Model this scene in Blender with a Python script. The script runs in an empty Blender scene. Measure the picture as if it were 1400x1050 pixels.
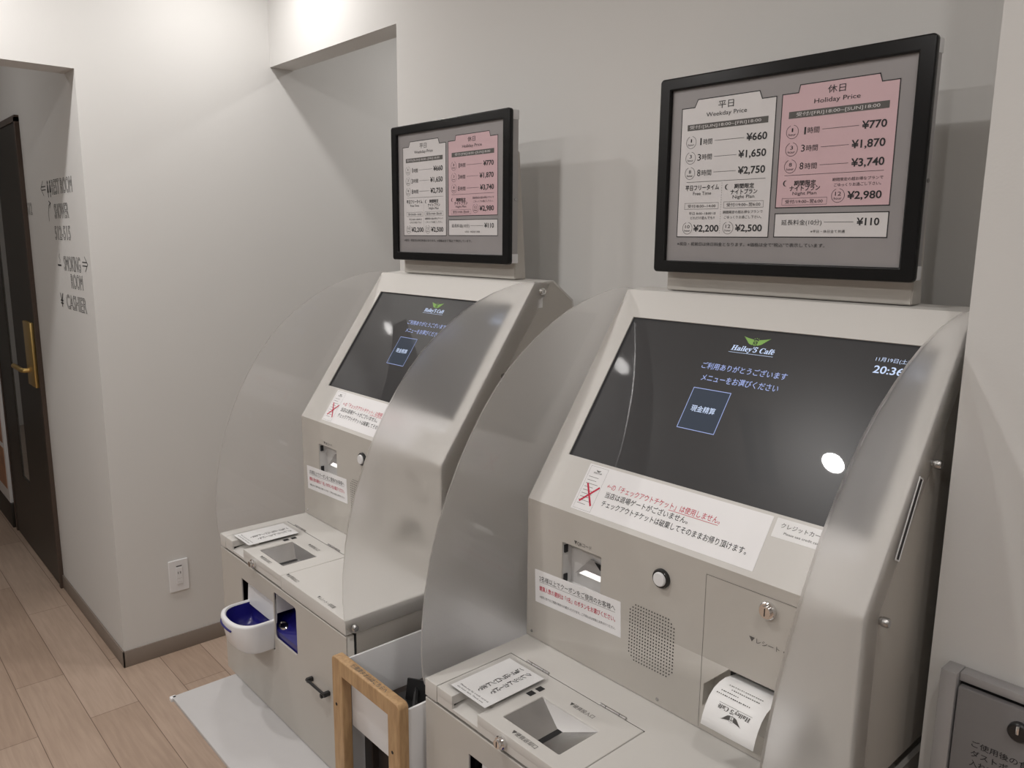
import bpy, bmesh, math, random
from mathutils import Vector, Matrix, Euler
random.seed(7)
scn = bpy.context.scene
COL = scn.collection

# ------------------------------------------------------------------ camera
cam_data = bpy.data.cameras.new('camera')
cam_data.sensor_width = 36.0
cam_data.lens = 36.0 * 1085.9 / 1400.0
cam_data.clip_start = 0.02
cam = bpy.data.objects.new('camera', cam_data)
COL.objects.link(cam)
YAW, PITCH, ROLL = 0.8436, -0.1809, 0.0088
fwd = Vector((-math.sin(YAW) * math.cos(PITCH), math.cos(YAW) * math.cos(PITCH), math.sin(PITCH)))
r0 = Vector((math.cos(YAW), math.sin(YAW), 0))
u0 = r0.cross(fwd)
rr = math.cos(ROLL) * r0 + math.sin(ROLL) * u0
uu = -math.sin(ROLL) * r0 + math.cos(ROLL) * u0
M = Matrix((rr, uu, -fwd)).transposed().to_4x4()
M.translation = Vector((1.3335, -1.3603, 1.5211))
cam.matrix_world = M
scn.camera = cam

# ------------------------------------------------------------------ exposure, world
scn.view_settings.view_transform = 'Standard'
scn.view_settings.look = 'None'
scn.view_settings.gamma = 1.0
scn.view_settings.use_curve_mapping = False
scn.view_settings.exposure = 0.0
world = bpy.data.worlds.new('world')
scn.world = world
world.use_nodes = True
world.node_tree.nodes['Background'].inputs[0].default_value = (0.9, 0.88, 0.85, 1)
world.node_tree.nodes['Background'].inputs[1].default_value = 0.05

# downlights: (x, y, strength); they are real recessed lamps, built below
CEIL = 2.5
LAMP = 680.0
LAMP_COL = (1.0, 0.970, 0.945)
DOWNLIGHTS = [(-1.15, -0.28, 0.45), (-1.20, -1.15, 0.85), (0.10, -1.25, 0.85), (1.44, -1.00, 0.42),
              (-1.20, -2.55, 0.9), (0.10, -2.55, 1.1), (1.44, -2.55, 1.1), (2.6, -1.6, 0.45), (-0.95, 0.70, 0.42)]
CORRIDOR_LIGHTS = [(-2.30, -1.3, 0.22), (-4.0, -1.3, 0.3)]

# ------------------------------------------------------------------ materials
def srgb(r, g, b):
    def f(c):
        c /= 255.0
        return c / 12.92 if c <= 0.04045 else ((c + 0.055) / 1.055) ** 2.4
    return (f(r), f(g), f(b), 1.0)

def mat(name, color, rough=0.5, metal=0.0, spec=0.5, coat=0.0, coat_rough=0.05, var=0.03, scale=40.0,
        bump=0.0, bump_scale=300.0, emit=None, emit_str=0.0, trans=0.0, ior=1.45, alpha=1.0):
    m = bpy.data.materials.new(name)
    m.use_nodes = True
    nt = m.node_tree
    b = nt.nodes['Principled BSDF']
    b.inputs['Roughness'].default_value = rough
    b.inputs['Metallic'].default_value = metal
    b.inputs['Specular IOR Level'].default_value = spec
    b.inputs['Coat Weight'].default_value = coat
    b.inputs['Coat Roughness'].default_value = coat_rough
    b.inputs['Transmission Weight'].default_value = trans
    b.inputs['IOR'].default_value = ior
    b.inputs['Alpha'].default_value = alpha
    tc = nt.nodes.new('ShaderNodeTexCoord')
    no = nt.nodes.new('ShaderNodeTexNoise')
    no.inputs['Scale'].default_value = scale
    no.inputs['Detail'].default_value = 3
    nt.links.new(tc.outputs['Object'], no.inputs['Vector'])
    mx = nt.nodes.new('ShaderNodeMix')
    mx.data_type = 'RGBA'
    nt.links.new(no.outputs['Fac'], mx.inputs[0])
    c = color
    mx.inputs[6].default_value = (c[0] * (1 - var), c[1] * (1 - var), c[2] * (1 - var), 1)
    mx.inputs[7].default_value = (min(1, c[0] * (1 + var)), min(1, c[1] * (1 + var)), min(1, c[2] * (1 + var)), 1)
    nt.links.new(mx.outputs[2], b.inputs['Base Color'])
    if bump > 0:
        n2 = nt.nodes.new('ShaderNodeTexNoise')
        n2.inputs['Scale'].default_value = bump_scale
        nt.links.new(tc.outputs['Object'], n2.inputs['Vector'])
        bp = nt.nodes.new('ShaderNodeBump')
        bp.inputs['Strength'].default_value = bump
        bp.inputs['Distance'].default_value = 0.001
        nt.links.new(n2.outputs['Fac'], bp.inputs['Height'])
        nt.links.new(bp.outputs['Normal'], b.inputs['Normal'])
    if emit:
        b.inputs['Emission Color'].default_value = emit
        b.inputs['Emission Strength'].default_value = emit_str
    return m

def wood_floor():
    m = bpy.data.materials.new('wood_plank_floor')
    m.use_nodes = True
    nt = m.node_tree
    b = nt.nodes['Principled BSDF']
    b.inputs['Roughness'].default_value = 0.42
    tc = nt.nodes.new('ShaderNodeTexCoord')
    mp = nt.nodes.new('ShaderNodeMapping')
    mp.inputs['Location'].default_value = (0.35, 0.9748, 0)
    nt.links.new(tc.outputs['Object'], mp.inputs['Vector'])
    br = nt.nodes.new('ShaderNodeTexBrick')
    br.inputs['Scale'].default_value = 1.0
    br.inputs['Brick Width'].default_value = 0.93
    br.inputs['Row Height'].default_value = 0.1467
    br.inputs['Mortar Size'].default_value = 0.0011
    br.inputs['Mortar Smooth'].default_value = 0.1
    br.offset = 0.37
    br.inputs['Color1'].default_value = (0.43, 0.322, 0.250, 1)
    br.inputs['Color2'].default_value = (0.51, 0.396, 0.318, 1)
    br.inputs['Mortar'].default_value = (0.16, 0.11, 0.08, 1)
    nt.links.new(mp.outputs['Vector'], br.inputs['Vector'])
    mp2 = nt.nodes.new('ShaderNodeMapping')
    mp2.inputs['Scale'].default_value = (3.0, 38.0, 1.0)
    nt.links.new(tc.outputs['Object'], mp2.inputs['Vector'])
    no = nt.nodes.new('ShaderNodeTexNoise')
    no.inputs['Scale'].default_value = 2.0
    no.inputs['Detail'].default_value = 8
    no.inputs['Distortion'].default_value = 0.6
    nt.links.new(mp2.outputs['Vector'], no.inputs['Vector'])
    rp = nt.nodes.new('ShaderNodeValToRGB')
    rp.color_ramp.elements[0].position = 0.3
    rp.color_ramp.elements[0].color = (0.88, 0.86, 0.84, 1)
    rp.color_ramp.elements[1].position = 0.72
    rp.color_ramp.elements[1].color = (1.05, 1.045, 1.04, 1)
    nt.links.new(no.outputs['Fac'], rp.inputs['Fac'])
    n3 = nt.nodes.new('ShaderNodeTexNoise')
    n3.inputs['Scale'].default_value = 5.0
    nt.links.new(tc.outputs['Object'], n3.inputs['Vector'])
    r3 = nt.nodes.new('ShaderNodeValToRGB')
    r3.color_ramp.elements[0].color = (0.9, 0.89, 0.88, 1)
    r3.color_ramp.elements[1].color = (1.06, 1.06, 1.06, 1)
    nt.links.new(n3.outputs['Fac'], r3.inputs['Fac'])
    mu = nt.nodes.new('ShaderNodeMix'); mu.data_type = 'RGBA'; mu.blend_type = 'MULTIPLY'
    mu.inputs[0].default_value = 1.0
    nt.links.new(br.outputs['Color'], mu.inputs[6]); nt.links.new(rp.outputs['Color'], mu.inputs[7])
    m2 = nt.nodes.new('ShaderNodeMix'); m2.data_type = 'RGBA'; m2.blend_type = 'MULTIPLY'
    m2.inputs[0].default_value = 1.0
    nt.links.new(mu.outputs[2], m2.inputs[6]); nt.links.new(r3.outputs['Color'], m2.inputs[7])
    nt.links.new(m2.outputs[2], b.inputs['Base Color'])
    bp = nt.nodes.new('ShaderNodeBump'); bp.inputs['Strength'].default_value = 0.15; bp.inputs['Distance'].default_value = 0.001
    nt.links.new(br.outputs['Fac'], bp.inputs['Height']); bp.invert = True
    nt.links.new(bp.outputs['Normal'], b.inputs['Normal'])
    return m

def bamboo_mat():
    m = mat('bamboo', (0.50, 0.30, 0.13, 1), rough=0.45, var=0.0)
    nt = m.node_tree
    b = nt.nodes['Principled BSDF']
    tc = nt.nodes.new('ShaderNodeTexCoord')
    mp = nt.nodes.new('ShaderNodeMapping'); mp.inputs['Scale'].default_value = (60, 60, 9)
    nt.links.new(tc.outputs['Object'], mp.inputs['Vector'])
    no = nt.nodes.new('ShaderNodeTexNoise'); no.inputs['Scale'].default_value = 2.5; no.inputs['Detail'].default_value = 5
    nt.links.new(mp.outputs['Vector'], no.inputs['Vector'])
    rp = nt.nodes.new('ShaderNodeValToRGB')
    rp.color_ramp.elements[0].position = 0.3; rp.color_ramp.elements[0].color = (0.37, 0.225, 0.110, 1)
    rp.color_ramp.elements[1].position = 0.75; rp.color_ramp.elements[1].color = (0.54, 0.355, 0.185, 1)
    nt.links.new(no.outputs['Fac'], rp.inputs['Fac'])
    nt.links.new(rp.outputs['Color'], b.inputs['Base Color'])
    return m

MT = dict(
    wall=mat('painted_wall', (0.665, 0.658, 0.642, 1), rough=0.75, var=0.015, scale=3, bump=0.12, bump_scale=260),
    ceiling=mat('painted_ceiling', (0.78, 0.77, 0.75, 1), rough=0.9, var=0.01),
    floor=wood_floor(),
    base=mat('vinyl_baseboard', (0.235, 0.195, 0.165, 1), rough=0.5),
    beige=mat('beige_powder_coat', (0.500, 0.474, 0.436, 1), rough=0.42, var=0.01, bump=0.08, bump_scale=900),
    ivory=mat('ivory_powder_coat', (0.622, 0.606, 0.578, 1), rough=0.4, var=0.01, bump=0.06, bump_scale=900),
    dark=mat('dark_interior', (0.012, 0.012, 0.013, 1), rough=0.6),
    black=mat('black_plastic', (0.012, 0.012, 0.013, 1), rough=0.32, coat=0.3),
    frame=mat('glossy_black_frame', (0.006, 0.006, 0.0065, 1), rough=0.22, spec=0.35),
    chrome=mat('chrome', (0.78, 0.77, 0.76, 1), rough=0.12, metal=1.0, var=0.01),
    steel=mat('brushed_steel', (0.50, 0.495, 0.49, 1), rough=0.27, metal=1.0, var=0.03, scale=90),
    alu=mat('grey_aluminium', (0.40, 0.39, 0.39, 1), rough=0.42, metal=0.3, var=0.02),
    greydoor=mat('grey_painted_steel', (0.215, 0.205, 0.205, 1), rough=0.45, var=0.02),
    white=mat('white_plastic', (0.76, 0.76, 0.77, 1), rough=0.28, var=0.01, coat=0.2),
    blue=mat('blue_plastic', (0.012, 0.010, 0.16, 1), rough=0.3, coat=0.4),
    paper=mat('white_paper', (0.86, 0.86, 0.86, 1), rough=0.6, var=0.01),
    laminated=mat('laminated_paper', (0.87, 0.865, 0.875, 1), rough=0.35, var=0.01, coat=0.3, coat_rough=0.15),
    ink=mat('black_ink', (0.02, 0.02, 0.022, 1), rough=0.6),
    ink_soft=mat('grey_ink', (0.10, 0.095, 0.09, 1), rough=0.6),
    red_ink=mat('red_ink', (0.55, 0.02, 0.06, 1), rough=0.6),
    poster=mat('grey_poster_print', (0.30, 0.285, 0.287, 1), rough=0.3, var=0.16, scale=7, coat=0.25, coat_rough=0.08),
    poster_white=mat('white_poster_print', (0.67, 0.65, 0.65, 1), rough=0.3, coat=0.25, coat_rough=0.08),
    poster_pink=mat('pink_poster_print', (0.635, 0.445, 0.475, 1), rough=0.3, coat=0.25, coat_rough=0.08),
    bamboo=bamboo_mat(),
    plate=mat('grey_laminate_board', (0.52, 0.51, 0.51, 1), rough=0.4, var=0.02),
    door=mat('dark_brown_door', (0.022, 0.018, 0.014, 1), rough=0.4, var=0.1, scale=12),
    doorframe=mat('brown_door_frame', (0.075, 0.052, 0.04, 1), rough=0.45),
    brass=mat('satin_brass', (0.60, 0.42, 0.16, 1), rough=0.35, metal=0.85, var=0.03),
    smoke=mat('smoky_plastic', (0.025, 0.025, 0.026, 1), rough=0.2, coat=0.5),
    photo=mat('menu_photo_print', (0.36, 0.17, 0.09, 1), rough=0.4, var=0.75, scale=9),
    lamp_ring=mat('white_lamp_trim', (0.8, 0.8, 0.8, 1), rough=0.5),
    scr_text=mat('screen_text_glow', (0.02, 0.02, 0.02, 1), emit=(0.42, 0.52, 0.95, 1), emit_str=0.75),
    scr_white=mat('screen_white_glow', (0.02, 0.02, 0.02, 1), emit=(0.62, 0.74, 1.0, 1), emit_str=0.9),
    scr_green=mat('screen_green_glow', (0.02, 0.02, 0.02, 1), emit=(0.22, 0.42, 0.07, 1), emit_str=0.75),
    scr_box=mat('screen_button_glow', (0.006, 0.006, 0.007, 1), rough=0.06, emit=(0.10, 0.125, 0.17, 1), emit_str=0.42),
    led=mat('reader_white_light', (0.8, 0.8, 0.8, 1), emit=(1, 0.96, 0.93, 1), emit_str=0.9),
    lampglow=mat('lamp_glow', (0.8, 0.8, 0.8, 1), emit=LAMP_COL + (1,), emit_str=LAMP),
)

def screen_mat():
    m = mat('lcd_glass', (0.006, 0.006, 0.0065, 1), rough=0.30, spec=0.22, var=0.0, coat=0.85, coat_rough=0.012,
            emit=(0.5, 0.48, 0.485, 1), emit_str=0.055)
    return m
MT['screen'] = screen_mat()

def shield_mat():
    m = mat('frosted_acrylic', (0.95, 0.945, 0.94, 1), rough=0.58, var=0.0, trans=1.0, ior=1.2, coat=0.6, coat_rough=0.02, spec=0.4)
    nt = m.node_tree
    b = nt.nodes['Principled BSDF']
    tl = nt.nodes.new('ShaderNodeBsdfTranslucent'); tl.inputs['Color'].default_value = (0.72, 0.70, 0.68, 1)
    mx = nt.nodes.new('ShaderNodeMixShader'); mx.inputs[0].default_value = 0.22
    out = nt.nodes['Material Output']
    nt.links.new(b.outputs[0], mx.inputs[1]); nt.links.new(tl.outputs[0], mx.inputs[2])
    nt.links.new(mx.outputs[0], out.inputs['Surface'])
    return m
MT['shield'] = shield_mat()

def clear_mat():
    m = bpy.data.materials.new('clear_acrylic')
    m.use_nodes = True
    nt = m.node_tree
    nt.nodes.remove(nt.nodes['Principled BSDF'])
    tr = nt.nodes.new('ShaderNodeBsdfTransparent'); tr.inputs['Color'].default_value = (0.99, 0.99, 0.99, 1)
    gl = nt.nodes.new('ShaderNodeBsdfGlossy'); gl.inputs['Roughness'].default_value = 0.05
    mx = nt.nodes.new('ShaderNodeMixShader')
    mx.inputs[0].default_value = 0.04
    nt.links.new(tr.outputs[0], mx.inputs[1]); nt.links.new(gl.outputs[0], mx.inputs[2])
    nt.links.new(mx.outputs[0], nt.nodes['Material Output'].inputs['Surface'])
    return m
MT['clear'] = clear_mat()
MT['shield_inner'] = clear_mat()
MT['shield_inner'].name = 'clear_acrylic_face'

# ------------------------------------------------------------------ object helpers
def link_mesh(name, me, m, parent=None, offset=(0, 0, 0), smooth=None):
    """vertices are given in world space; offset = the root's location"""
    off = Vector(offset)
    if off.length > 0:
        me.transform(Matrix.Translation(-off))
    me.materials.clear()
    me.materials.append(m)
    o = bpy.data.objects.new(name, me)
    COL.objects.link(o)
    if parent is not None:
        o.parent = parent
    else:
        o.location = off
    if smooth is not None:
        for p in me.polygons:
            p.use_smooth = True
        try:
            me.set_sharp_from_angle(angle=math.radians(smooth))
        except Exception:
            pass
    return o

def bm_obj(name, bm, m, parent=None, offset=(0, 0, 0), smooth=None):
    me = bpy.data.meshes.new(name)
    bmesh.ops.recalc_face_normals(bm, faces=bm.faces[:])
    bm.to_mesh(me)
    bm.free()
    return link_mesh(name, me, m, parent, offset, smooth)

def empty(name, loc, label, cat, group=None):
    o = bpy.data.objects.new(name, None)
    o.empty_display_size = 0.05
    o.location = loc
    COL.objects.link(o)
    o['label'] = label
    o['category'] = cat
    if group:
        o['group'] = group
    return o

def tag(o, label, cat, group=None):
    o['label'] = label
    o['category'] = cat
    if group:
        o['group'] = group
    return o

def structure(o, label=None, cat=None):
    o['kind'] = 'structure'
    if label:
        o['label'] = label
    if cat:
        o['category'] = cat
    return o

def add_box(bm, x0, x1, y0, y1, z0, z1, bevel=0.0, seg=2):
    ret = bmesh.ops.create_cube(bm, size=1.0)
    vs = ret['verts']
    for v in vs:
        v.co = Vector(((x0 + x1) / 2 + v.co.x * (x1 - x0), (y0 + y1) / 2 + v.co.y * (y1 - y0), (z0 + z1) / 2 + v.co.z * (z1 - z0)))
    if bevel > 0:
        es = list({e for v in vs for e in v.link_edges})
        bmesh.ops.bevel(bm, geom=es, offset=bevel, segments=seg, profile=0.5, affect='EDGES')

def box(name, x0, x1, y0, y1, z0, z1, m, parent=None, offset=(0, 0, 0), bevel=0.0, seg=2):
    bm = bmesh.new()
    add_box(bm, x0, x1, y0, y1, z0, z1, bevel, seg)
    return bm_obj(name, bm, m, parent, offset, smooth=35 if bevel else None)

def frame_mat(origin, ux, uy):
    ux = Vector(ux).normalized(); uy = Vector(uy).normalized(); n = ux.cross(uy)
    Mx = Matrix((ux, uy, n)).transposed().to_4x4()
    Mx.translation = Vector(origin)
    return Mx

DG = bpy.context.evaluated_depsgraph_get
def curve_mesh(cu):
    o = bpy.data.objects.new('tmp_curve', cu)
    COL.objects.link(o)
    dg = DG()
    dg.update()
    me = bpy.data.meshes.new_from_object(o.evaluated_get(dg))
    bpy.data.objects.remove(o)
    return me

def plate_mesh(outline, holes, thick, bevel, F):
    """flat plate with holes, front face on the frame's plane, thickness behind it"""
    cu = bpy.data.curves.new('tmp', 'CURVE')
    cu.dimensions = '2D'
    cu.fill_mode = 'BOTH'
    cu.extrude = max(thick / 2 - bevel, 0.00005)
    cu.bevel_depth = bevel
    cu.bevel_resolution = 2
    cu.offset = -bevel
    for loop in [outline] + list(holes):
        sp = cu.splines.new('POLY')
        sp.points.add(len(loop) - 1)
        for p, c in zip(sp.points, loop):
            p.co = (c[0], c[1], 0, 1)
        sp.use_cyclic_u = True
    me = curve_mesh(cu)
    bpy.data.curves.remove(cu)
    me.transform(Matrix.Translation((0, 0, -thick / 2)))
    me.transform(F)
    return me

def plate(name, outline, holes, thick, bevel, F, m, parent=None, offset=(0, 0, 0)):
    return link_mesh(name, plate_mesh(outline, holes, thick, bevel, F), m, parent, offset, smooth=40 if bevel else None)

def rect(x0, y0, x1, y1, r=0.0, n=5):
    if r <= 0:
        return [(x0, y0), (x1, y0), (x1, y1), (x0, y1)]
    pts = []
    for cx, cy, a0 in ((x1 - r, y0 + r, -90), (x1 - r, y1 - r, 0), (x0 + r, y1 - r, 90), (x0 + r, y0 + r, 180)):
        for i in range(n + 1):
            a = math.radians(a0 + 90 * i / n)
            pts.append((cx + r * math.cos(a), cy + r * math.sin(a)))
    return pts

def lathe(bm, profile, F, n=24):
    """profile: list of (radius, height) revolved about the frame's normal"""
    rings = []
    for r, h in profile:
        if r < 1e-6:
            rings.append([bm.verts.new(F @ Vector((0, 0, h)))])
        else:
            rings.append([bm.verts.new(F @ Vector((r * math.cos(2 * math.pi * i / n), r * math.sin(2 * math.pi * i / n), h))) for i in range(n)])
    for a, b in zip(rings, rings[1:]):
        for i in range(n):
            j = (i + 1) % n
            if len(a) == 1 and len(b) == 1:
                continue
            if len(a) == 1:
                bm.faces.new((a[0], b[i], b[j]))
            elif len(b) == 1:
                bm.faces.new((a[i], a[j], b[0]))
            else:
                bm.faces.new((a[i], a[j], b[j], b[i]))

def tube(bm, pts, r, n=10, flat=1.0):
    pts = [Vector(p) for p in pts]
    rings = []
    for i, p in enumerate(pts):
        t = (pts[min(i + 1, len(pts) - 1)] - pts[max(i - 1, 0)]).normalized()
        ref = Vector((0, 0, 1)) if abs(t.z) < 0.9 else Vector((1, 0, 0))
        a = t.cross(ref).normalized(); b = t.cross(a).normalized()
        rings.append([bm.verts.new(p + r * (math.cos(2 * math.pi * k / n) * a + flat * math.sin(2 * math.pi * k / n) * b)) for k in range(n)])
    for A, B in zip(rings, rings[1:]):
        for k in range(n):
            bm.faces.new((A[k], A[(k + 1) % n], B[(k + 1) % n], B[k]))
    bm.faces.new(rings[0]); bm.faces.new(rings[-1])

def extrude_poly(bm, pts3, d):
    """pts3: planar polygon in 3D; extruded by vector d"""
    a = [bm.verts.new(Vector(p)) for p in pts3]
    b = [bm.verts.new(Vector(p) + Vector(d)) for p in pts3]
    bm.faces.new(a); bm.faces.new(list(reversed(b)))
    n = len(a)
    for i in range(n):
        j = (i + 1) % n
        bm.faces.new((a[i], a[j], b[j], b[i]))

# ------------------------------------------------------------------ lettering
TEXT_CACHE = {}
def text_verts(s, weight=0.0, outline=0.0, shear=0.0, align='LEFT', line=1.0):
    key = (s, weight, outline, shear, align, line)
    if key not in TEXT_CACHE:
        cu = bpy.data.curves.new('tmp', 'FONT')
        cu.body = s
        cu.size = 1.0
        cu.resolution_u = 3
        cu.offset = weight
        cu.shear = shear
        cu.align_x = align
        cu.space_line = line
        if outline > 0:
            cu.fill_mode = 'NONE'
            cu.bevel_depth = outline
            cu.bevel_resolution = 0
        me = curve_mesh(cu)
        bpy.data.curves.remove(cu)
        vs = [v.co.copy() for v in me.vertices]
        fs = [tuple(p.vertices) for p in me.polygons]
        bpy.data.meshes.remove(me)
        TEXT_CACHE[key] = (vs, fs)
    return TEXT_CACHE[key]

class Sheet:
    """prints flat marks onto a plane; every ink becomes one child mesh of the sheet"""
    def __init__(self, F, parent, offset, su=1.0, sv=1.0, lift=0.0004):
        self.F, self.parent, self.offset, self.su, self.sv, self.lift = F, parent, offset, su, sv, lift
        self.ink = {}
    def _bm(self, ink):
        if ink not in self.ink:
            self.ink[ink] = bmesh.new()
        return self.ink[ink]
    def put(self, vs, fs, ink, z=0.0):
        bm = self._bm(ink)
        nv = [bm.verts.new(self.F @ Vector((v[0] * self.su, v[1] * self.sv, (v[2] if len(v) > 2 else 0) + self.lift + z))) for v in vs]
        for f in fs:
            try:
                bm.faces.new([nv[i] for i in f])
            except ValueError:
                pass
    def text(self, s, u0, u1, v, h, ink, weight=0.0, outline=0.0, shear=0.0, valign='c', z=0.0, rot=0, line=1.0, align='LEFT'):
        """fit the glyphs between u0 and u1, height h about v (in sheet units)"""
        vs, fs = text_verts(s, weight, outline, shear, align, line)
        if not vs:
            return
        x0 = min(a.x for a in vs); x1 = max(a.x for a in vs); y0 = min(a.y for a in vs); y1 = max(a.y for a in vs)
        kx = (u1 - u0) / max(x1 - x0, 1e-6); ky = h / max(y1 - y0, 1e-6)
        base = v - h / 2 if valign == 'c' else v
        self.put([(u0 + (a.x - x0) * kx, base + (a.y - y0) * ky, a.z * 0.02) for a in vs], fs, ink, z)
    def poly(self, pts, ink, z=0.0):
        self.put(pts, [tuple(range(len(pts)))], ink, z)
    def rect(self, u0, v0, u1, v1, ink, z=0.0):
        self.poly([(u0, v0), (u1, v0), (u1, v1), (u0, v1)], ink, z)
    def path(self, pts, w, ink, closed=False, z=0.0):
        """w in metres"""
        n = len(pts)
        for i in range(n if closed else n - 1):
            a = Vector((pts[i][0] * self.su, pts[i][1] * self.sv)); b = Vector((pts[(i + 1) % n][0] * self.su, pts[(i + 1) % n][1] * self.sv))
            d = (b - a)
            if d.length < 1e-9:
                continue
            d.normalize(); q = Vector((-d.y, d.x)) * w / 2; e = d * w / 2
            P = [a - q - e, b - q + e, b + q + e, a + q - e]
            self.put([(p.x / self.su, p.y / self.sv) for p in P], [(0, 1, 2, 3)], ink, z)
    def ring(self, u, v, r, w, ink, a0=0, a1=360, n=24, z=0.0):
        """r, w in metres"""
        vs = []
        for i in range(n + 1):
            a = math.radians(a0 + (a1 - a0) * i / n)
            for q in (r - w / 2, r + w / 2):
                vs.append((u + q * math.cos(a) / self.su, v + q * math.sin(a) / self.sv))
        self.put(vs, [(2 * i, 2 * i + 1, 2 * i + 3, 2 * i + 2) for i in range(n)], ink, z)
    def disc(self, u, v, r, ink, n=20, z=0.0):
        self.poly([(u + r * math.cos(2 * math.pi * i / n) / self.su, v + r * math.sin(2 * math.pi * i / n) / self.sv) for i in range(n)], ink, z)
    def done(self, names):
        out = []
        for ink, bm in self.ink.items():
            me = bpy.data.meshes.new(names.get(ink, 'printed_text'))
            bm.to_mesh(me); bm.free()
            o = link_mesh(names.get(ink, 'printed_text'), me, MT[ink], self.parent, self.offset)
            out.append(o)
        self.ink = {}
        return out

def serif(s, italic=False):
    """mathematical serif bold letters stand in for a bold serif face"""
    out = ''
    for c in s:
        if 'A' <= c <= 'Z':
            out += chr((0x1D468 if italic else 0x1D400) + ord(c) - 65)
        elif 'a' <= c <= 'z':
            out += chr((0x1D482 if italic else 0x1D41A) + ord(c) - 97)
        elif '0' <= c <= '9':
            out += chr(0x1D7CE + ord(c) - 48)
        else:
            out += c
    return out

def cafe_logo(sh, u, v, w, ink_text, ink_wing, flip=(1, 1), ink_hole=None):
    """winged badge above a serif name; w = width of the name in metres, flip=-1 turns it upside down"""
    fu, fv = flip
    k = w / 0.0794
    def P(du, dv):
        return (u + fu * du * k / sh.su, v + fv * dv * k / sh.sv)
    # name
    vs, fs = text_verts(serif("Hailey'5 Cafe"), 0.006, shear=0.18)
    x0 = min(a.x for a in vs); x1 = max(a.x for a in vs)
    s = 0.0794 / (x1 - x0)
    sh.put([P((a.x - x0) * s - 0.0397, a.y * s) for a in vs], fs, ink_text, 0.0003)
    sh.poly([P(0.0355, 0.0062), P(0.0368, 0.0062), P(0.0392, 0.0092), P(0.0374, 0.0092)][::1], ink_text, 0.0003)
    sh.put([P(-0.042, -0.0042), P(0.040, -0.0042), P(0.040, -0.0036), P(-0.042, -0.0036)], [(0, 1, 2, 3)], ink_text, 0.0003)
    # wings: four feathers a side
    for sd in (-1, 1):
        for j in range(5):
            b = 0.0128 + 0.0021 * j
            L = 0.0098 + 0.0028 * j
            sh.poly([P(sd * 0.0045, b), P(sd * (0.0045 + L * 0.62), b + 0.0020), P(sd * (0.0045 + L), b + 0.0048 + 0.0005 * j),
                     P(sd * (0.0045 + L * 0.55), b + 0.0042), P(sd * 0.0045, b + 0.0021)], ink_wing, 0.0002)
    n = 20
    ring = [P(0.0052 * math.cos(2 * math.pi * i / n), 0.0175 + 0.0052 * math.sin(2 * math.pi * i / n)) for i in range(n)]
    sh.poly(ring, ink_wing, 0.0003)
    if ink_hole:
        sh.poly([P(0.0040 * math.cos(2 * math.pi * i / n), 0.0175 + 0.0040 * math.sin(2 * math.pi * i / n)) for i in range(n)], ink_hole, 0.0005)
        vs, fs = text_verts(serif('5'), 0.01)
        x0 = min(a.x for a in vs); x1 = max(a.x for a in vs); y1 = max(a.y for a in vs)
        sh.put([P((a.x - (x0 + x1) / 2) * 0.0085, 0.0175 + (a.y - y1 / 2) * 0.0085) for a in vs], fs, ink_wing, 0.0008)
    for j in range(5):
        a = math.radians(90 + (j - 2) * 26)
        c = (0.0082 * math.cos(a), 0.0172 + 0.0088 * math.sin(a))
        sh.poly([P(c[0] + 0.0009 * math.cos(math.radians(90 + 72 * q)), c[1] + 0.0009 * math.sin(math.radians(90 + 72 * q))) for q in range(5)], ink_wing, 0.0003)

# ------------------------------------------------------------------ room
XL, YC, YB, XM = -1.533, -0.6504, 0.0, -0.709
ZB, ZH = 2.1264, 2.0321
W = MT['wall']
def wall(name, *b):
    return structure(box(name, *b, W))
structure(box('floor', -6.2, 3.4, -4.2, 1.4, -0.1, 0.0, MT['floor']))
structure(box('ceiling', -6.2, 3.4, -4.2, 1.4, CEIL, CEIL + 0.1, MT['ceiling']))
wall('wall_left', XL - 0.12, XL, YC, 1.25, 0, CEIL)
wall('wall_left_header', XL - 0.12, XL, -2.0, YC, ZH, CEIL)
wall('wall_left_near', XL - 0.12, XL, -4.1, -2.0, 0, CEIL)
wall('wall_corridor', -6.0, XL - 0.12, YC, YC + 0.12, 0, CEIL)
wall('wall_corridor_near', -6.0, XL - 0.12, -2.12, -2.0, 0, CEIL)
wall('wall_corridor_end', -6.1, -6.0, -2.12, YC + 0.12, 0, CEIL)
wall('wall_back', XM, 3.3, YB, YB + 0.09, 0, CEIL)
wall('wall_alcove', XL, -0.1, 1.15, 1.25, 0, CEIL)
wall('wall_alcove_side', -0.1, 0.0, 0.09, 1.25, 0, CEIL)
structure(box('trim_beam', XL, XM, YB, YB + 0.09, ZB, CEIL, W))
wall('wall_right_pillar', 0.9655, 3.3, -0.258, -0.0, 0, CEIL)
wall('wall_right', 3.2, 3.3, -4.1, -0.258, 0, CEIL)
structure(box('wall_near', XL, 3.3, -4.1, -4.0, 0, CEIL, mat('grey_wall_paint', (0.45, 0.44, 0.42, 1), rough=0.7)))
HB = 0.061
structure(box('baseboard_left', XL, XL + 0.006, YC - 0.006, 1.15, 0, HB, MT['base'], bevel=0.001))
structure(box('baseboard_corridor', -2.43, XL + 0.006, YC - 0.006, YC, 0, HB, MT['base'], bevel=0.001))
structure(box('baseboard_back', XM, 0.9655, YB - 0.006, YB, 0, HB, MT['base'], bevel=0.001))
structure(box('baseboard_alcove', XL, -0.1, 1.144, 1.15, 0, HB, MT['base'], bevel=0.001))

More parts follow.
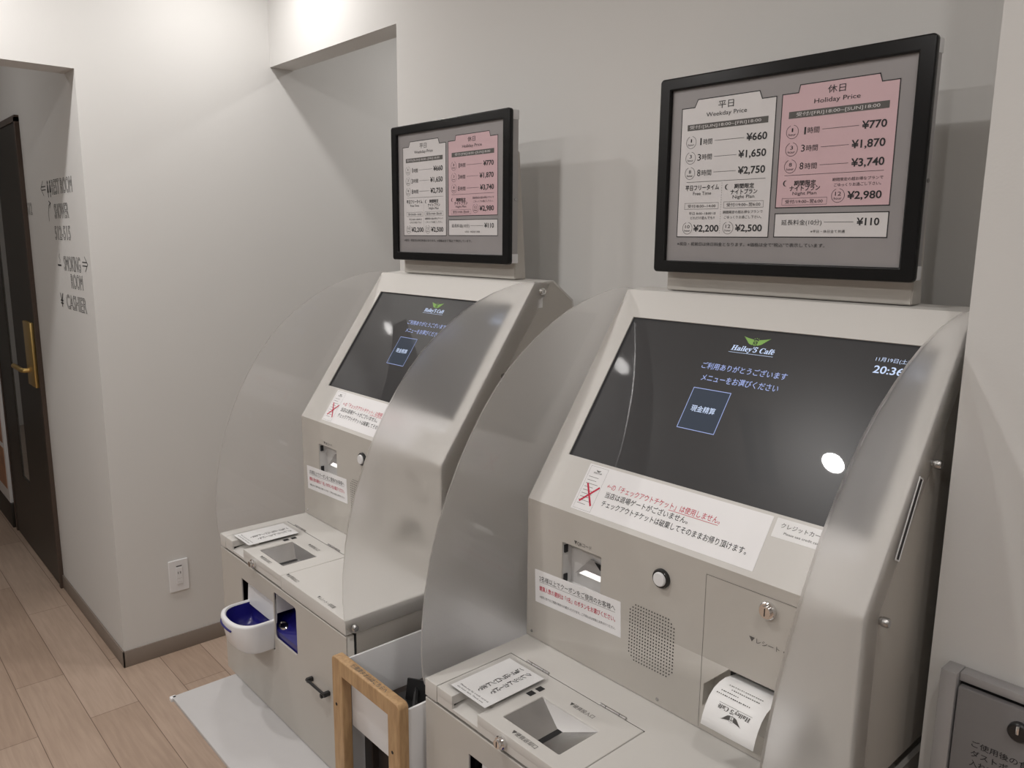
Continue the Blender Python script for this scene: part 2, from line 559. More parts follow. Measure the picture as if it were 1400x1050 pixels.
# recessed downlights: white trim ring, shallow cone, glowing disc
LAMPMATS = {}
def downlight(x, y, k, label, group):
    e = empty('ceiling_downlight', (x, y, CEIL), label, 'ceiling light', group)
    F = Matrix.Translation((x, y, CEIL)) @ Matrix.Rotation(math.pi, 4, 'X')
    bm = bmesh.new()
    lathe(bm, [(0.052, -0.0005), (0.062, -0.0005), (0.062, 0.004), (0.050, 0.006), (0.040, 0.0045), (0.038, 0.0015), (0.038, -0.0005)], F, 32)
    bm_obj('trim_ring', bm, MT['lamp_ring'], e, (x, y, CEIL), smooth=40)
    if k not in LAMPMATS:
        LAMPMATS[k] = mat('lamp_glow', (0.8, 0.8, 0.8, 1), emit=LAMP_COL + (1,), emit_str=LAMP * k)
    bm = bmesh.new()
    lathe(bm, [(0.0, 0.0035), (0.028, 0.0035), (0.038, 0.0025)], F, 32)
    bm_obj('light_lens', bm, LAMPMATS[k], e, (x, y, CEIL))
    return e
places = ['round ceiling downlight above the alcove beam by the left wall', 'round ceiling downlight in front of the farther kiosk',
          'round ceiling downlight in front of the gap between the kiosks', 'round ceiling downlight in front of the right wall pillar',
          'round ceiling downlight in the back row by the left wall', 'round ceiling downlight second in the back row from the left wall',
          'round ceiling downlight third in the back row from the left wall', 'round ceiling downlight nearest the right wall of the room', 'round ceiling downlight hidden behind the beam inside the alcove']
for (x, y, k), lb in zip(DOWNLIGHTS, places):
    downlight(x, y, k, lb, 'room downlights')
for (x, y, k), lb in zip(CORRIDOR_LIGHTS, ['round corridor downlight nearest the opening', 'round corridor downlight beyond the dark door']):
    downlight(x, y, k, lb, 'corridor downlights')

for i, x in enumerate((-0.222, -0.155)):
    e = empty('ceiling_slot_vent', (x, -1.26, CEIL), ['dark linear ceiling vent on the left of the pair', 'dark linear ceiling vent on the right of the pair'][i], 'ceiling vent', 'linear ceiling vents')
    box('vent_frame', x - 0.030, x + 0.030, -1.42, -1.10, CEIL - 0.004, CEIL, MT['alu'], e, e.location, bevel=0.001)
    box('vent_gap', x - 0.024, x + 0.024, -1.41, -1.11, CEIL - 0.0046, CEIL - 0.0036, MT['dark'], e, e.location)

# ------------------------------------------------------------------ corridor door
XD0, XD1, ZD = -3.33, -2.405, 1.975
YD = YC - 0.012
d = structure(box('door_1', XD0, XD1, YC - 0.004, YC - 0.0005, 0.004, ZD, MT['door']), 'dark brown flush door with a tall glass slit in the corridor wall', 'door')
GX0, GX1 = -3.04, -2.875
plate('door_panel', rect(XD0 + 0.01, 0.006, XD1 - 0.016, ZD - 0.015), [rect(GX0, 0.36, GX1, 1.72)], 0.008, 0.001,
      frame_mat((0, YD, 0), (1, 0, 0), (0, 0, 1)), MT['door'], d)
box('glass_pane', GX0, GX1, YC - 0.0075, YC - 0.0045, 0.36, 1.72, mat('dim_door_glass', (0.16, 0.165, 0.16, 1), rough=0.05, coat=0.6), d)
bm = bmesh.new()
add_box(bm, XD1 - 0.016, XD1 + 0.006, YD - 0.004, YC - 0.0005, 0.0, ZD)
add_box(bm, XD0 - 0.012, XD1 + 0.006, YD - 0.004, YC - 0.0005, ZD - 0.016, ZD + 0.008)
add_box(bm, XD0 - 0.012, XD0 + 0.010, YD - 0.004, YC - 0.0005, 0.0, ZD)
bm_obj('door_frame', bm, MT['doorframe'], d)
h = box('lock_plate', -2.585, -2.445, YD - 0.014, YD, 0.885, 1.160, MT['brass'], d, bevel=0.003)
h['label'] = 'brass lock plate'
box('key_reader', -2.615, -2.585, YD - 0.012, YD, 1.02, 1.155, MT['black'], h)
bm = bmesh.new()
tube(bm, [(-2.555, YD - 0.013, 0.948), (-2.555, YD - 0.030, 0.948), (-2.575, YD - 0.037, 0.948), (-2.74, YD - 0.037, 0.948)], 0.0105, 12)
bm_obj('lever', bm, MT['brass'], h, smooth=50)

# menu board beyond the door
e = empty('menu_board', (-3.95, YC - 0.02, 0.0), 'tall framed menu board with orange food photos beyond the dark door', 'poster board')
off = e.location
MX1 = -3.40
box('board', -4.3, MX1, YC - 0.022, YC - 0.0005, 0.13, 1.05, MT['white'], e, off, bevel=0.002)
for i, (z0, z1) in enumerate([(0.20, 0.42), (0.45, 0.63), (0.66, 0.98)]):
    box('menu_photo', -4.27, MX1 - 0.035, YC - 0.024, YC - 0.0215, z0, z1, MT['photo'], e, off)
box('foot_rail', -4.3, MX1 + 0.02, YC - 0.024, YC - 0.0005, 0.0, 0.13, MT['door'], e, off, bevel=0.002)

# wall outlet on the left wall
OY, OZ = -0.4804, 0.3521
e = empty('wall_outlet', (XL, OY + 0.035, OZ - 0.06), 'white wall outlet with one socket low on the left wall', 'outlet')
off = e.location
F = frame_mat((XL + 0.006, OY, OZ - 0.12), (0, 1, 0), (0, 0, 1))
plate('cover_plate', rect(0, 0, 0.07, 0.12, 0.003), [], 0.006, 0.0015, F, MT['white'], e, off)
F2 = frame_mat((XL + 0.008, OY, OZ - 0.12), (0, 1, 0), (0, 0, 1))
o = plate('socket_insert', rect(0.024, 0.028, 0.048, 0.092, 0.002), [], 0.003, 0.0007, F2, MT['white'], e, off)
sh = Sheet(F2, o, off)
for s in (0.031, 0.039):
    sh.rect(s, 0.067, s + 0.002, 0.076, 'ink')
sh.rect(0.028, 0.050, 0.044, 0.0505, 'ink_soft'); sh.rect(0.028, 0.036, 0.044, 0.0365, 'ink_soft')
sh.done({'ink': 'socket_slot', 'ink_soft': 'switch_line'})
sh.rect(0.026, 0.0955, 0.046, 0.0995, 'ink_soft')
sh.done({'ink': 'socket_slot', 'ink_soft': 'label_mark'})

# black wayfinding letters on the corridor wall
e = empty('wayfinding_lettering', (-1.85, YC, 1.5), 'black outlined direction lettering on the corridor wall beside the opening', 'wall lettering')
off = e.location
F = frame_mat((0, YC, 0), (1, 0, 0), (0, 0, 1))
def outlined(sh, s, x0, x1, z0, z1):
    sh.text(s, x0, x1, z0, z1 - z0, 'ink', outline=0.014, valign='b', z=0.0006)
def arrow(sh, x0, x1, z, hh, ink='ink'):
    w = 0.0035
    sh.path([(x0, z + 0.006), (x1, z + 0.006)], w, ink); sh.path([(x0, z - 0.006), (x1, z - 0.006)], w, ink)
    sh.path([(x0 + (x1 - x0) * 0.45, z + hh), (x0 - (x1 - x0) * 0.15, z), (x0 + (x1 - x0) * 0.45, z - hh)], w, ink)
rows = []
sh = Sheet(F, e, off)
outlined(sh, 'REST ROOM', -1.965, -1.68, 1.662, 1.715)
arrow(sh, -2.125, -2.06, 1.69, 0.026)
for x in (-2.025, -1.99):
    sh.disc(x, 1.708, 0.007, 'ink'); sh.poly([(x - 0.012, 1.672), (x + 0.012, 1.672), (x + 0.006, 1.70), (x - 0.006, 1.70)], 'ink'); sh.rect(x - 0.004, 1.655, x + 0.004, 1.673, 'ink')
sh.done({'ink': 'lettering_line'})
outlined(sh, 'SHOWER', -1.955, -1.755, 1.578, 1.63)
sh.path([(-2.045, 1.572), (-2.05, 1.60), (-2.035, 1.625), (-2.01, 1.634)], 0.004, 'ink'); sh.path([(-2.03, 1.642), (-2.005, 1.634), (-2.022, 1.618)], 0.004, 'ink')
sh.done({'ink': 'lettering_line'})
outlined(sh, '512-515', -1.975, -1.755, 1.503, 1.552)
sh.done({'ink': 'lettering_line'})
outlined(sh, 'SMOKING', -1.885, -1.66, 1.395, 1.447)
arrow(sh, -1.58, -1.635, 1.425, 0.024)
sh.path([(-1.975, 1.412), (-1.93, 1.412)], 0.006, 'ink'); sh.path([(-1.945, 1.422), (-1.938, 1.432), (-1.95, 1.442), (-1.942, 1.452)], 0.003, 'ink')
sh.done({'ink': 'lettering_line'})
outlined(sh, 'ROOM', -1.805, -1.65, 1.335, 1.386)
sh.done({'ink': 'lettering_line'})
outlined(sh, 'CASHIER', -1.895, -1.628, 1.258, 1.31)
sh.text('¥', -1.985, -1.94, 1.285, 0.05, 'ink', z=0.0006)
sh.done({'ink': 'lettering_line'})
e = empty('room_number', (-2.355, YC, 1.62), 'thin outlined room number 512 on the wall beside the dark door', 'wall lettering')
sh = Sheet(F, e, e.location)
outlined(sh, '512', -2.405, -2.315, 1.598, 1.645)
sh.done({'ink': 'number_outline'})

# ------------------------------------------------------------------ low counter under the kiosks
ZK = 0.4345
e = empty('low_counter', (0.2, -0.4, 0.0), 'low grey-topped counter plate carrying both payment kiosks', 'counter')
off = e.location
box('counter_top', -0.502, 0.955, -0.810, -0.02, ZK - 0.009, ZK, MT['plate'], e, off, bevel=0.0015)
box('counter_base', -0.40, 0.90, -0.60, -0.025, 0.0, ZK - 0.009, MT['beige'], e, off, bevel=0.003)
o = box('corner_guard', -0.506, -0.493, -0.815, -0.800, ZK - 0.0105, ZK, MT['white'], e, off, bevel=0.002)
o['label'] = 'white corner guard'

# ------------------------------------------------------------------ payment kiosk (built once, then copied)
KX, KW, KD = 0.3282, 0.6101, 0.8734
YT, YP, YS = -0.1692, -0.4243, -0.6545
ZT, ZF, ZS, TH = 1.4268, 1.0619, 0.7965, 0.031
ZSB = ZS - TH
TV = Vector((0, YP - YT, ZF - ZT)); SLOPE = TV.length; TV.normalize()
GROUP_K = 'payment kiosks'
root = empty('payment_kiosk', (KX + KW / 2, -0.34, ZK), 'nearer beige payment kiosk with a receipt hanging from its slot', 'payment kiosk', GROUP_K)
RO = root.location.copy()
X0, X1 = KX, KX + KW
def kx(u):
    return KX + u
F_FRONT = frame_mat((KX, YP, 0), (1, 0, 0), (0, 0, 1))          # u = kiosk x, v = z
F_DOOR = frame_mat((KX, YS + 0.0, 0), (1, 0, 0), (0, 0, 1))
F_SLOPE = frame_mat((KX, YT, ZT), (1, 0, 0), -TV)               # v negative downwards
F_TOP = frame_mat((KX, 0, ZS), (1, 0, 0), (0, 1, 0))            # v = world y
NS = Vector((1, 0, 0)).cross(-TV)

def kp(name, *a, **k):
    return plate(name, *a, parent=k.get('parent', root), offset=RO)
def kbox(name, u0, u1, y0, y1, z0, z1, m, parent=None, bevel=0.0):
    return box(name, kx(u0), kx(u1), y0, y1, z0, z1, m, parent or root, RO, bevel)

# lower cabinet: open-fronted case behind the front door
bm = bmesh.new()
add_box(bm, X0 + 0.001, X0 + 0.004, -0.630, -0.03, ZK, ZSB - 0.001)
add_box(bm, X1 - 0.004, X1 - 0.001, -0.630, -0.03, ZK, ZSB - 0.001)
add_box(bm, X0 + 0.004, X1 - 0.004, -0.034, -0.03, ZK, ZSB - 0.001)
add_box(bm, X0 + 0.004, X1 - 0.004, -0.630, -0.034, ZK, ZK + 0.004)
add_box(bm, X0 + 0.004, X1 - 0.004, -0.45, -0.034, ZSB - 0.005, ZSB - 0.001)
bm_obj('cabinet', bm, MT['beige'], root, RO)
dk = bmesh.new()
add_box(dk, X0 + 0.004, X1 - 0.004, -0.6365, -0.6305, ZK + 0.003, ZSB - 0.002)
bmo = plate('gap_shade_sheet', rect(0.003, ZK + 0.003, KW - 0.003, ZSB - 0.002), [rect(0.112, 0.590, 0.405, 0.752)], 0.006, 0.0,
            frame_mat((KX, -0.6362, 0), (1, 0, 0), (0, 0, 1)), MT['dark'], root, RO)  # dark sheet stands in for the shade in the gap behind the door
dk.free()
front = kp('front_door', [(0.0, ZK + 0.0), (KW, ZK), (KW, ZSB - 0.004), (0.0, ZSB - 0.004)][:0] or rect(0.0, ZK + 0.002, KW, ZSB - 0.004),
           [rect(0.117, 0.600, 0.2885, 0.717, 0.002), rect(0.2925, 0.635, 0.400, 0.744, 0.008)], 0.004, 0.0012, F_DOOR, MT['beige'])
kp('door_flange', rect(0.0005, ZK + 0.0025, KW - 0.0005, ZSB - 0.0045), [rect(0.005, ZK + 0.007, KW - 0.005, ZSB - 0.009)], 0.0145, 0.0, F_DOOR @ Matrix.Translation((0, 0, -0.0035)), MT['beige'], parent=front)
# black rotary latch on the front door
bm = bmesh.new()
tube(bm, [(kx(0.462), YS - 0.012, 0.612), (kx(0.541), YS - 0.012, 0.612)], 0.0032, 10)
for u in (0.466, 0.537):
    add_box(bm, kx(u) - 0.0042, kx(u) + 0.0042, YS - 0.0145, YS + 0.0003, 0.607, 0.617, 0.002)
add_box(bm, kx(0.527) - 0.004, kx(0.527) + 0.004, YS - 0.016, YS - 0.004, 0.601, 0.610, 0.002)
bm_obj('latch_handle', bm, MT['black'], front, RO, smooth=40)

# coin bowl poking out of the left opening
def d_outline(cx, w, yb, yf, n=22):
    """D-shaped outline, straight at the back (y = yb), rounded to the front (y = yf)"""
    pts = [(cx - w / 2, yb)]
    for i in range(n + 1):
        a = math.pi * (1 + i / n)
        s = math.copysign(abs(math.sin(a)) ** 0.85, math.sin(a)); c = math.copysign(abs(math.cos(a)) ** 0.85, math.cos(a))
        pts.append((cx + w / 2 * c, yb * 0.55 + yf * 0.45 + (yb * 0.55 + yf * 0.45 - yf) * s))
    pts.append((cx + w / 2, yb))
    return pts
def loft(bm, rings, cap0=True, cap1=True):
    R = [[bm.verts.new(p) for p in ring] for ring in rings]
    n = len(R[0])
    for a, b in zip(R, R[1:]):
        for i in range(n):
            j = (i + 1) % n
            bm.faces.new((a[i], a[j], b[j], b[i]))
    if cap0:
        bm.faces.new(R[0])
    if cap1:
        bm.faces.new(list(reversed(R[-1])))
cxb = kx(0.2155)
def ring(w, yb, yf, z):
    return [(x, y, z) for x, y in d_outline(cxb, w, yb, yf)]
bm = bmesh.new()
loft(bm, [ring(0.118, -0.648, -0.706, 0.6005), ring(0.132, -0.648, -0.719, 0.603), ring(0.138, -0.648, -0.726, 0.612),
          ring(0.143, -0.648, -0.7365, 0.667), ring(0.1415, -0.648, -0.7355, 0.671), ring(0.137, -0.648, -0.733, 0.6725), ring(0.128, -0.6485, -0.7275, 0.6725), ring(0.124, -0.649, -0.725, 0.669)], True, False)
bowl = bm_obj('coin_bowl', bm, MT['white'], root, RO, smooth=50)
bowl['label'] = 'white coin bowl with blue lining'
bm = bmesh.new()
loft(bm, [ring(0.1245, -0.6490, -0.7250, 0.6695), ring(0.118, -0.650, -0.719, 0.640), ring(0.098, -0.653, -0.706, 0.622), ring(0.06, -0.66, -0.69, 0.617)], False, True)
bm_obj('bowl_lining', bm, MT['blue'], bowl, RO, smooth=50)
# raised white back of the bowl
bm = bmesh.new()
n = 14
prev = None
for i in range(n + 1):
    t = i / n
    z = 0.664 + 0.056 * t
    y = -0.6525 + 0.004 * t
    wdt = 0.1425
    a = [bm.verts.new((cxb - wdt / 2, y, z)), bm.verts.new((cxb + wdt / 2, y, z)), bm.verts.new((cxb + wdt / 2, y + 0.006, z)), bm.verts.new((cxb - wdt / 2, y + 0.006, z))]
    if prev:
        for q in range(4):
            bm.faces.new((prev[q], prev[(q + 1) % 4], a[(q + 1) % 4], a[q]))
    else:
        bm.faces.new(a)
    prev = a
bm.faces.new(prev)
bm_obj('bowl_back', bm, MT['white'], bowl, RO, smooth=60)
bm = bmesh.new()
tube(bm, [(x, y - 0.0005, 0.654 - 0.0 * i) for i, (x, y) in enumerate(d_outline(cxb, 0.1425, -0.648, -0.7355)[4:15])], 0.0022, 8)
bm_obj('blue_stripe', bm, MT['blue'], bowl, RO, smooth=60)

# blue money tray behind the right opening
bm = bmesh.new()
TY0, TY1 = -0.6485, -0.560
ta, tb = 0.240, 0.4010
def tz(y):
    return 0.648 + 0.6 * (y + 0.650)
def quad(*pts):
    bm.faces.new([bm.verts.new((kx(p[0]), p[1], p[2])) for p in pts])
quad((ta, TY0, tz(TY0)), (tb, TY0, tz(TY0)), (tb, TY1, tz(TY1)), (ta, TY1, tz(TY1)))
quad((ta, TY1, tz(TY1)), (tb, TY1, tz(TY1)), (tb, TY1, 0.748), (ta, TY1, 0.748))
quad((tb, TY0, tz(TY0)), (tb, TY0, 0.748), (tb, TY1, 0.748), (tb, TY1, tz(TY1)))
quad((ta, TY0, tz(TY0)), (ta, TY1, tz(TY1)), (ta, TY1, 0.748), (ta, TY0, 0.748))
quad((ta, TY0, tz(TY0)), (ta, TY0, 0.630), (tb, TY0, 0.630), (tb, TY0, tz(TY0)))
tray = bm_obj('note_tray', bm, MT['blue'], root, RO)
tray['label'] = 'blue recessed money tray'
bm = bmesh.new()
Fm = frame_mat((kx(0.2945), -0.6345, tz(-0.6345)), (1, 0, 0), (0, 0.857, 0.514)) @ Matrix.Diagonal((1.35, 0.8, 1, 1))
lathe(bm, [(0.0, 0.0010), (0.007, 0.0014), (0.0085, 0.0036), (0.0115, 0.0036), (0.0135, 0.0010), (0.0135, -0.001)], Fm, 24)
bm_obj('chrome_badge', bm, MT['chrome'], tray, RO, smooth=40)
bm = bmesh.new()
add_box(bm, kx(0.2905), kx(0.2925), -0.648, -0.600, 0.690, 0.746)
bm_obj('white_guide', bm, MT['white'], tray, RO)

# shelf with a cut-out for the lid
LX0, LX1, LY = 0.0316, 0.3355, -0.4905
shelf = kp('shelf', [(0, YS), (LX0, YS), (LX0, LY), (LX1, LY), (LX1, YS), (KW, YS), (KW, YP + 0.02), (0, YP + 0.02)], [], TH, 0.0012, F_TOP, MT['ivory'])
F_LIDT = F_TOP
HX0, HX1, HY0, HY1 = 0.168, 0.290, -0.6275, -0.5435
g = 0.0016
NX0, NX1, NY = 0.0735, 0.1385, -0.612
def notch(x0, x1, y0, yb, r=0.012, n=5):
    """walk along the front edge from x0 to x1 through a rounded finger notch"""
    pts = [(x0, y0)]
    for i in range(n + 1):
        a = math.radians(180 - 90 * i / n)
        pts.append((x0 + r + r * math.cos(a), yb - r + r * math.sin(a)))
    for i in range(n + 1):
        a = math.radians(90 - 90 * i / n)
        pts.append((x1 - r + r * math.cos(a), yb - r + r * math.sin(a)))
    pts.append((x1, y0))
    return pts
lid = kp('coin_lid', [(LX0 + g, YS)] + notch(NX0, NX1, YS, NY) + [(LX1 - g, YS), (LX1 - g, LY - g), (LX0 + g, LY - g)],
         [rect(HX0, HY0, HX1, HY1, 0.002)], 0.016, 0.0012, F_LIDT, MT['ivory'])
bm = bmesh.new()
extrude_poly(bm, [(kx(NX0 - 0.004), YS + 0.0005, ZS - 0.0225), (kx(NX0 - 0.004), NY + 0.006, ZS - 0.013), (kx(NX0 - 0.004), NY + 0.006, ZS - 0.028), (kx(NX0 - 0.004), YS + 0.0005, ZS - 0.028)],
             (NX1 - NX0 + 0.008, 0, 0))
bm_obj('finger_notch', bm, MT['ivory'], lid, RO)
bm = bmesh.new()
add_box(bm, kx(LX0 + g), kx(NX0), YS + 0.0003, YS + 0.004, ZS - 0.0285, ZS - 0.014)
add_box(bm, kx(NX1), kx(LX1 - g), YS + 0.0003, YS + 0.004, ZS - 0.0285, ZS - 0.014)
add_box(bm, kx(NX0), kx(NX1), YS + 0.0006, YS + 0.004, ZS - 0.0285, ZS - 0.0235)
bm_obj('lid_lip', bm, MT['ivory'], lid, RO)
# stainless coin hopper
bm = bmesh.new()
zt = ZS - 0.0015; zb_ = ZS - 0.022
T = [V2 for V2 in [bm.verts.new((kx(HX0 - 0.001), HY0 - 0.001, zt)), bm.verts.new((kx(HX1 + 0.001), HY0 - 0.001, zt)), bm.verts.new((kx(HX1 + 0.001), HY1 + 0.001, zt)), bm.verts.new((kx(HX0 - 0.001), HY1 + 0.001, zt))]]
B = [bm.verts.new((kx(0.2240), -0.624, zb_)), bm.verts.new((kx(0.2330), -0.624, zb_)), bm.verts.new((kx(0.2330), -0.564, zb_)), bm.verts.new((kx(0.2240), -0.564, zb_))]
for i in range(4):
    j = (i + 1) % 4
    bm.faces.new((T[i], T[j], B[j], B[i]))
hop = bm_obj('coin_hopper', bm, MT['steel'], lid, RO)
hop['label'] = 'stainless steel coin hopper'
bm = bmesh.new()
add_box(bm, kx(0.2235), kx(0.2335), -0.6242, -0.5635, zb_ - 0.004, zb_ + 0.0006)
bm_obj('coin_slot', bm, MT['dark'], lid, RO)
for u in (0.075, 0.245):
    bm = bmesh.new()
    for a, b in ((0, 0.012), (0.013, 0.040), (0.041, 0.053)):
        tube(bm, [(kx(u + a), LY, ZS + 0.0012), (kx(u + b), LY, ZS + 0.0012)], 0.0027, 10)
    bm_obj('hinge', bm, MT['steel'], lid, RO, smooth=50)
def camlock(parent, F, r=0.0105, h=0.010, name='key_lock'):
    bm = bmesh.new()
    lathe(bm, [(r * 1.0, -0.001), (r, h * 0.45), (r * 0.86, h * 0.6), (r * 0.66, h * 0.6), (r * 0.66, h), (r * 0.2, h), (0, h)], F, 24)
    o = bm_obj(name, bm, MT['chrome'], parent, RO, smooth=35)
    bm = bmesh.new()
    n0 = F.to_3x3() @ Vector((0, 0, 1))
    pts = [F @ Vector((x, y, h + 0.0003)) for x, y in ((-0.0006 - 0, -r * 0.45), (0.0006, -r * 0.45), (0.0006, r * 0.45), (-0.0006, r * 0.45))]
    extrude_poly(bm, pts, n0 * 0.0002)
    bm_obj('keyhole', bm, MT['dark'], o, RO)
    return o
camlock(lid, frame_mat((kx(0.1975), YS, ZS - 0.0155), (1, 0, 0), (0, 0, 1)), 0.0105, 0.012)
sh = Sheet(F_TOP, lid, RO, lift=0.0004)
sh.rect(0.1445, -0.5590, 0.1560, -0.5455, 'ink'); sh.rect(0.1450, -0.5390, 0.1565, -0.5260, 'ink')
sh.text('▼硬貨投入口', 0.211, 0.262, -0.524, 0.0095, 'ink_soft')
sh.text('▼硬貨返却口', 0.205, 0.258, -0.6415, 0.0095, 'ink_soft')
sh.done({'ink': 'black_square', 'ink_soft': 'printed_text'})
sh = Sheet(F_TOP, shelf, RO, lift=0.0004)
sh.text('▼紙幣取出口', 0.337, 0.389, -0.641, 0.0095, 'ink_soft')
sh.done({'ink_soft': 'printed_text'})
sh.text('▼レシート・領収書', 0.480, 0.548, -0.6425, 0.0095, 'ink_soft')
sh.done({'ink_soft': 'printed_text'})

bm = bmesh.new()
add_box(bm, kx(LX0 - 0.0003), kx(LX0 + 0.0017), YS + 0.002, LY, ZS - 0.020, ZS - 0.0012)
add_box(bm, kx(LX0), kx(LX1), LY - 0.0022, LY + 0.0003, ZS - 0.020, ZS - 0.0010)
bm_obj('lid_gap', bm, MT['dark'], shelf, RO)  # dark strips added to paint the shade inside the lid gap

# upper housing: two side cheeks, top, back
side = [(YP + 0.004, ZS - 0.005), (YP + 0.004, ZF - 0.002), (YT + 0.004, ZT - 0.003), (-0.112, 1.428), (-0.048, 1.383), (-0.03, 1.28), (-0.03, ZS - 0.005)]
for xx in (X0 + 0.0005, X1 - 0.0035):
    bm = bmesh.new()
    extrude_poly(bm, [(xx, y, z) for y, z in side], (0.003, 0, 0))
    bm_obj('side_cheek', bm, MT['beige'], root, RO)
bm = bmesh.new()
pr = [(YT + 0.002, ZT - 0.0005), (-0.110, 1.4305), (-0.047, 1.385), (-0.029, 1.28), (-0.029, ZK + 0.01), (-0.033, ZK + 0.01), (-0.033, 1.279), (-0.051, 1.3825), (-0.112, 1.427), (YT + 0.004, ZT - 0.004)]
extrude_poly(bm, [(X0, y, z) for y, z in pr], (KW, 0, 0))
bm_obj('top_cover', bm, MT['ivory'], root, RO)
# vertical front panel
OCT = [(0.388, 0.836), (0.552, 0.836), (0.554, 0.868), (0.513, 0.913), (0.430, 0.913), (0.389, 0.872)]
QX0, QX1, QZ0, QZ1 = 0.0885, 0.1785, 0.915, 1.004
fp = kp('front_panel', rect(0, ZS + 0.0008, KW, ZF + 0.0005), [rect(QX0, QZ0, QX1, QZ1, 0.002), OCT], 0.003, 0.001, F_FRONT, MT['beige'])
# sloped screen panel
SX0, SX1, SV0, SV1 = 0.0445, 0.5665, 0.0580, 0.3465
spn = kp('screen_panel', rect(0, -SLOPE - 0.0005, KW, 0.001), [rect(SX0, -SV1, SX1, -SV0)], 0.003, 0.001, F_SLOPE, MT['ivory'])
# screen, set back a little
FS = F_SLOPE @ Matrix.Translation((0, 0, -0.005))
scr = kp('screen', rect(SX0 - 0.006, -SV1 - 0.006, SX1 + 0.006, -SV0 + 0.006), [], 0.004, 0.0, FS, MT['screen'])
scr['label'] = 'dark touch screen with blue white lettering'
sh = Sheet(FS, scr, RO, lift=0.0003)
cafe_logo(sh, 0.3095, -0.0985, 0.0785, 'scr_white', 'scr_green', ink_hole='dark')
sh.done({'scr_white': 'logo_lettering', 'scr_green': 'winged_logo', 'dark': 'logo_badge'})
sh.text('ご利用ありがとうございます', 0.2300, 0.3858, -0.1330, 0.0125, 'scr_text', weight=0.008)
sh.text('メニューをお選びください', 0.2389, 0.3796, -0.1552, 0.0125, 'scr_text', weight=0.008)
sh.rect(0.2335, -0.2505, 0.3045, -0.1760, 'scr_box')
sh.path([(0.2335, -0.2505), (0.3045, -0.2505), (0.3045, -0.1760), (0.2335, -0.1760)], 0.0011, 'scr_text', closed=True, z=0.0003)
sh.text('現金精算', 0.2445, 0.2905, -0.2125, 0.0118, 'scr_white', weight=0.006, z=0.0003)
sh.done({'scr_white': 'button_lettering', 'scr_text': 'screen_message', 'scr_box': 'screen_button'})
sh.text('11月19日(土)', 0.5065, 0.5530, -0.0845, 0.0085, 'scr_white')
sh.done({'scr_white': 'date_lettering'})
sh.text('20:36', 0.5085, 0.5500, -0.1005, 0.0125, 'scr_white', weight=0.015)
sh.done({'scr_white': 'clock_digits'})
# notice stuck below the screen
FN = F_SLOPE @ Matrix.Translation((0, 0, 0.0004))
no = kp('notice', rect(0.1015, -0.4363, 0.4533, -0.3518, 0.001), [], 0.0004, 0.0, FN, MT['laminated'])
no['label'] = 'white laminated notice with red and black lettering'
sh = Sheet(FN, no, RO, lift=0.0002)
sh.text('←の「チェックアウトチケット」は使用しません。', 0.1565, 0.3775, -0.3815, 0.0112, 'red_ink', weight=0.004)
sh.rect(0.286, -0.3893, 0.376, -0.3885, 'red_ink')
sh.text('当店は退場ゲートがございません。', 0.1602, 0.3270, -0.3962, 0.0112, 'ink', weight=0.008)
sh.text('チェックアウトチケットは破棄してそのままお帰り頂けます。', 0.1602, 0.4342, -0.4120, 0.0112, 'ink', weight=0.008)
sh.path([(0.1155, -0.3880), (0.1395, -0.4220)], 0.0034, 'red_ink', z=0.0003); sh.path([(0.1420, -0.3900), (0.1140, -0.4190)], 0.0034, 'red_ink', z=0.0003)
sh.path([(0.106, -0.4335), (0.145, -0.4335), (0.145, -0.3550), (0.106, -0.3550)], 0.0003, 'ink_soft', closed=True)
cafe_logo(sh, 0.1260, -0.3665, 0.0180, 'ink_soft', 'ink_soft')
for i in range(9):
    sh.rect(0.110, -0.3745 - i * 0.0062, 0.110 + random.uniform(0.018, 0.031), -0.3738 - i * 0.0062, 'ink_soft')
sh.done({'red_ink': 'red_lettering', 'ink': 'black_lettering', 'ink_soft': 'ticket_print'})
st = kp('card_sticker', rect(0.4590, -0.3800, 0.5600, -0.3515, 0.001), [], 0.0004, 0.0, FN, MT['paper'])
sh = Sheet(FN, st, RO, lift=0.0002)
sh.text('クレジットカード専用', 0.4680, 0.5500, -0.3610, 0.0075, 'ink_soft', weight=0.004)
sh.text('Please use credit cards here', 0.4755, 0.5450, -0.3715, 0.0035, 'ink_soft')
sh.done({'ink_soft': 'printed_text'})

# code reader window
FRB = frame_mat((KX, 0, 0), (1, 0, 0), (0, 0, 1))
bm = bmesh.new()
zq = lambda *p: bm.verts.new((kx(p[0]), p[1], p[2]))
yb0, ybk = YP + 0.002, YP + 0.022
a = [zq(QX0, yb0, QZ0), zq(QX1, yb0, QZ0), zq(QX1, yb0, QZ1), zq(QX0, yb0, QZ1)]
b = [zq(QX0 + 0.002, ybk, QZ0 + 0.012), zq(QX1 - 0.002, ybk, QZ0 + 0.012), zq(QX1 - 0.002, ybk, QZ1 - 0.002), zq(QX0 + 0.002, ybk, QZ1 - 0.002)]
for i in range(4):
    j = (i + 1) % 4
    bm.faces.new((a[i], a[j], b[j], b[i]))
bm.faces.new(b)
rd = bm_obj('code_reader', bm, mat('light_grey_plastic', (0.60, 0.59, 0.58, 1), rough=0.4), fp, RO)
rd['label'] = 'pale grey code reader recess'
bm = bmesh.new()
extrude_poly(bm, [(kx(u), YP + 0.017, z) for u, z in ((0.105, 0.948), (0.129, 0.9605), (0.1745, 0.9605), (0.1745, 0.980), (0.162, 0.9805), (0.140, 0.984))], (0, 0.003, 0))
bm_obj('reader_hood', bm, MT['alu'], rd, RO)
bm = bmesh.new()
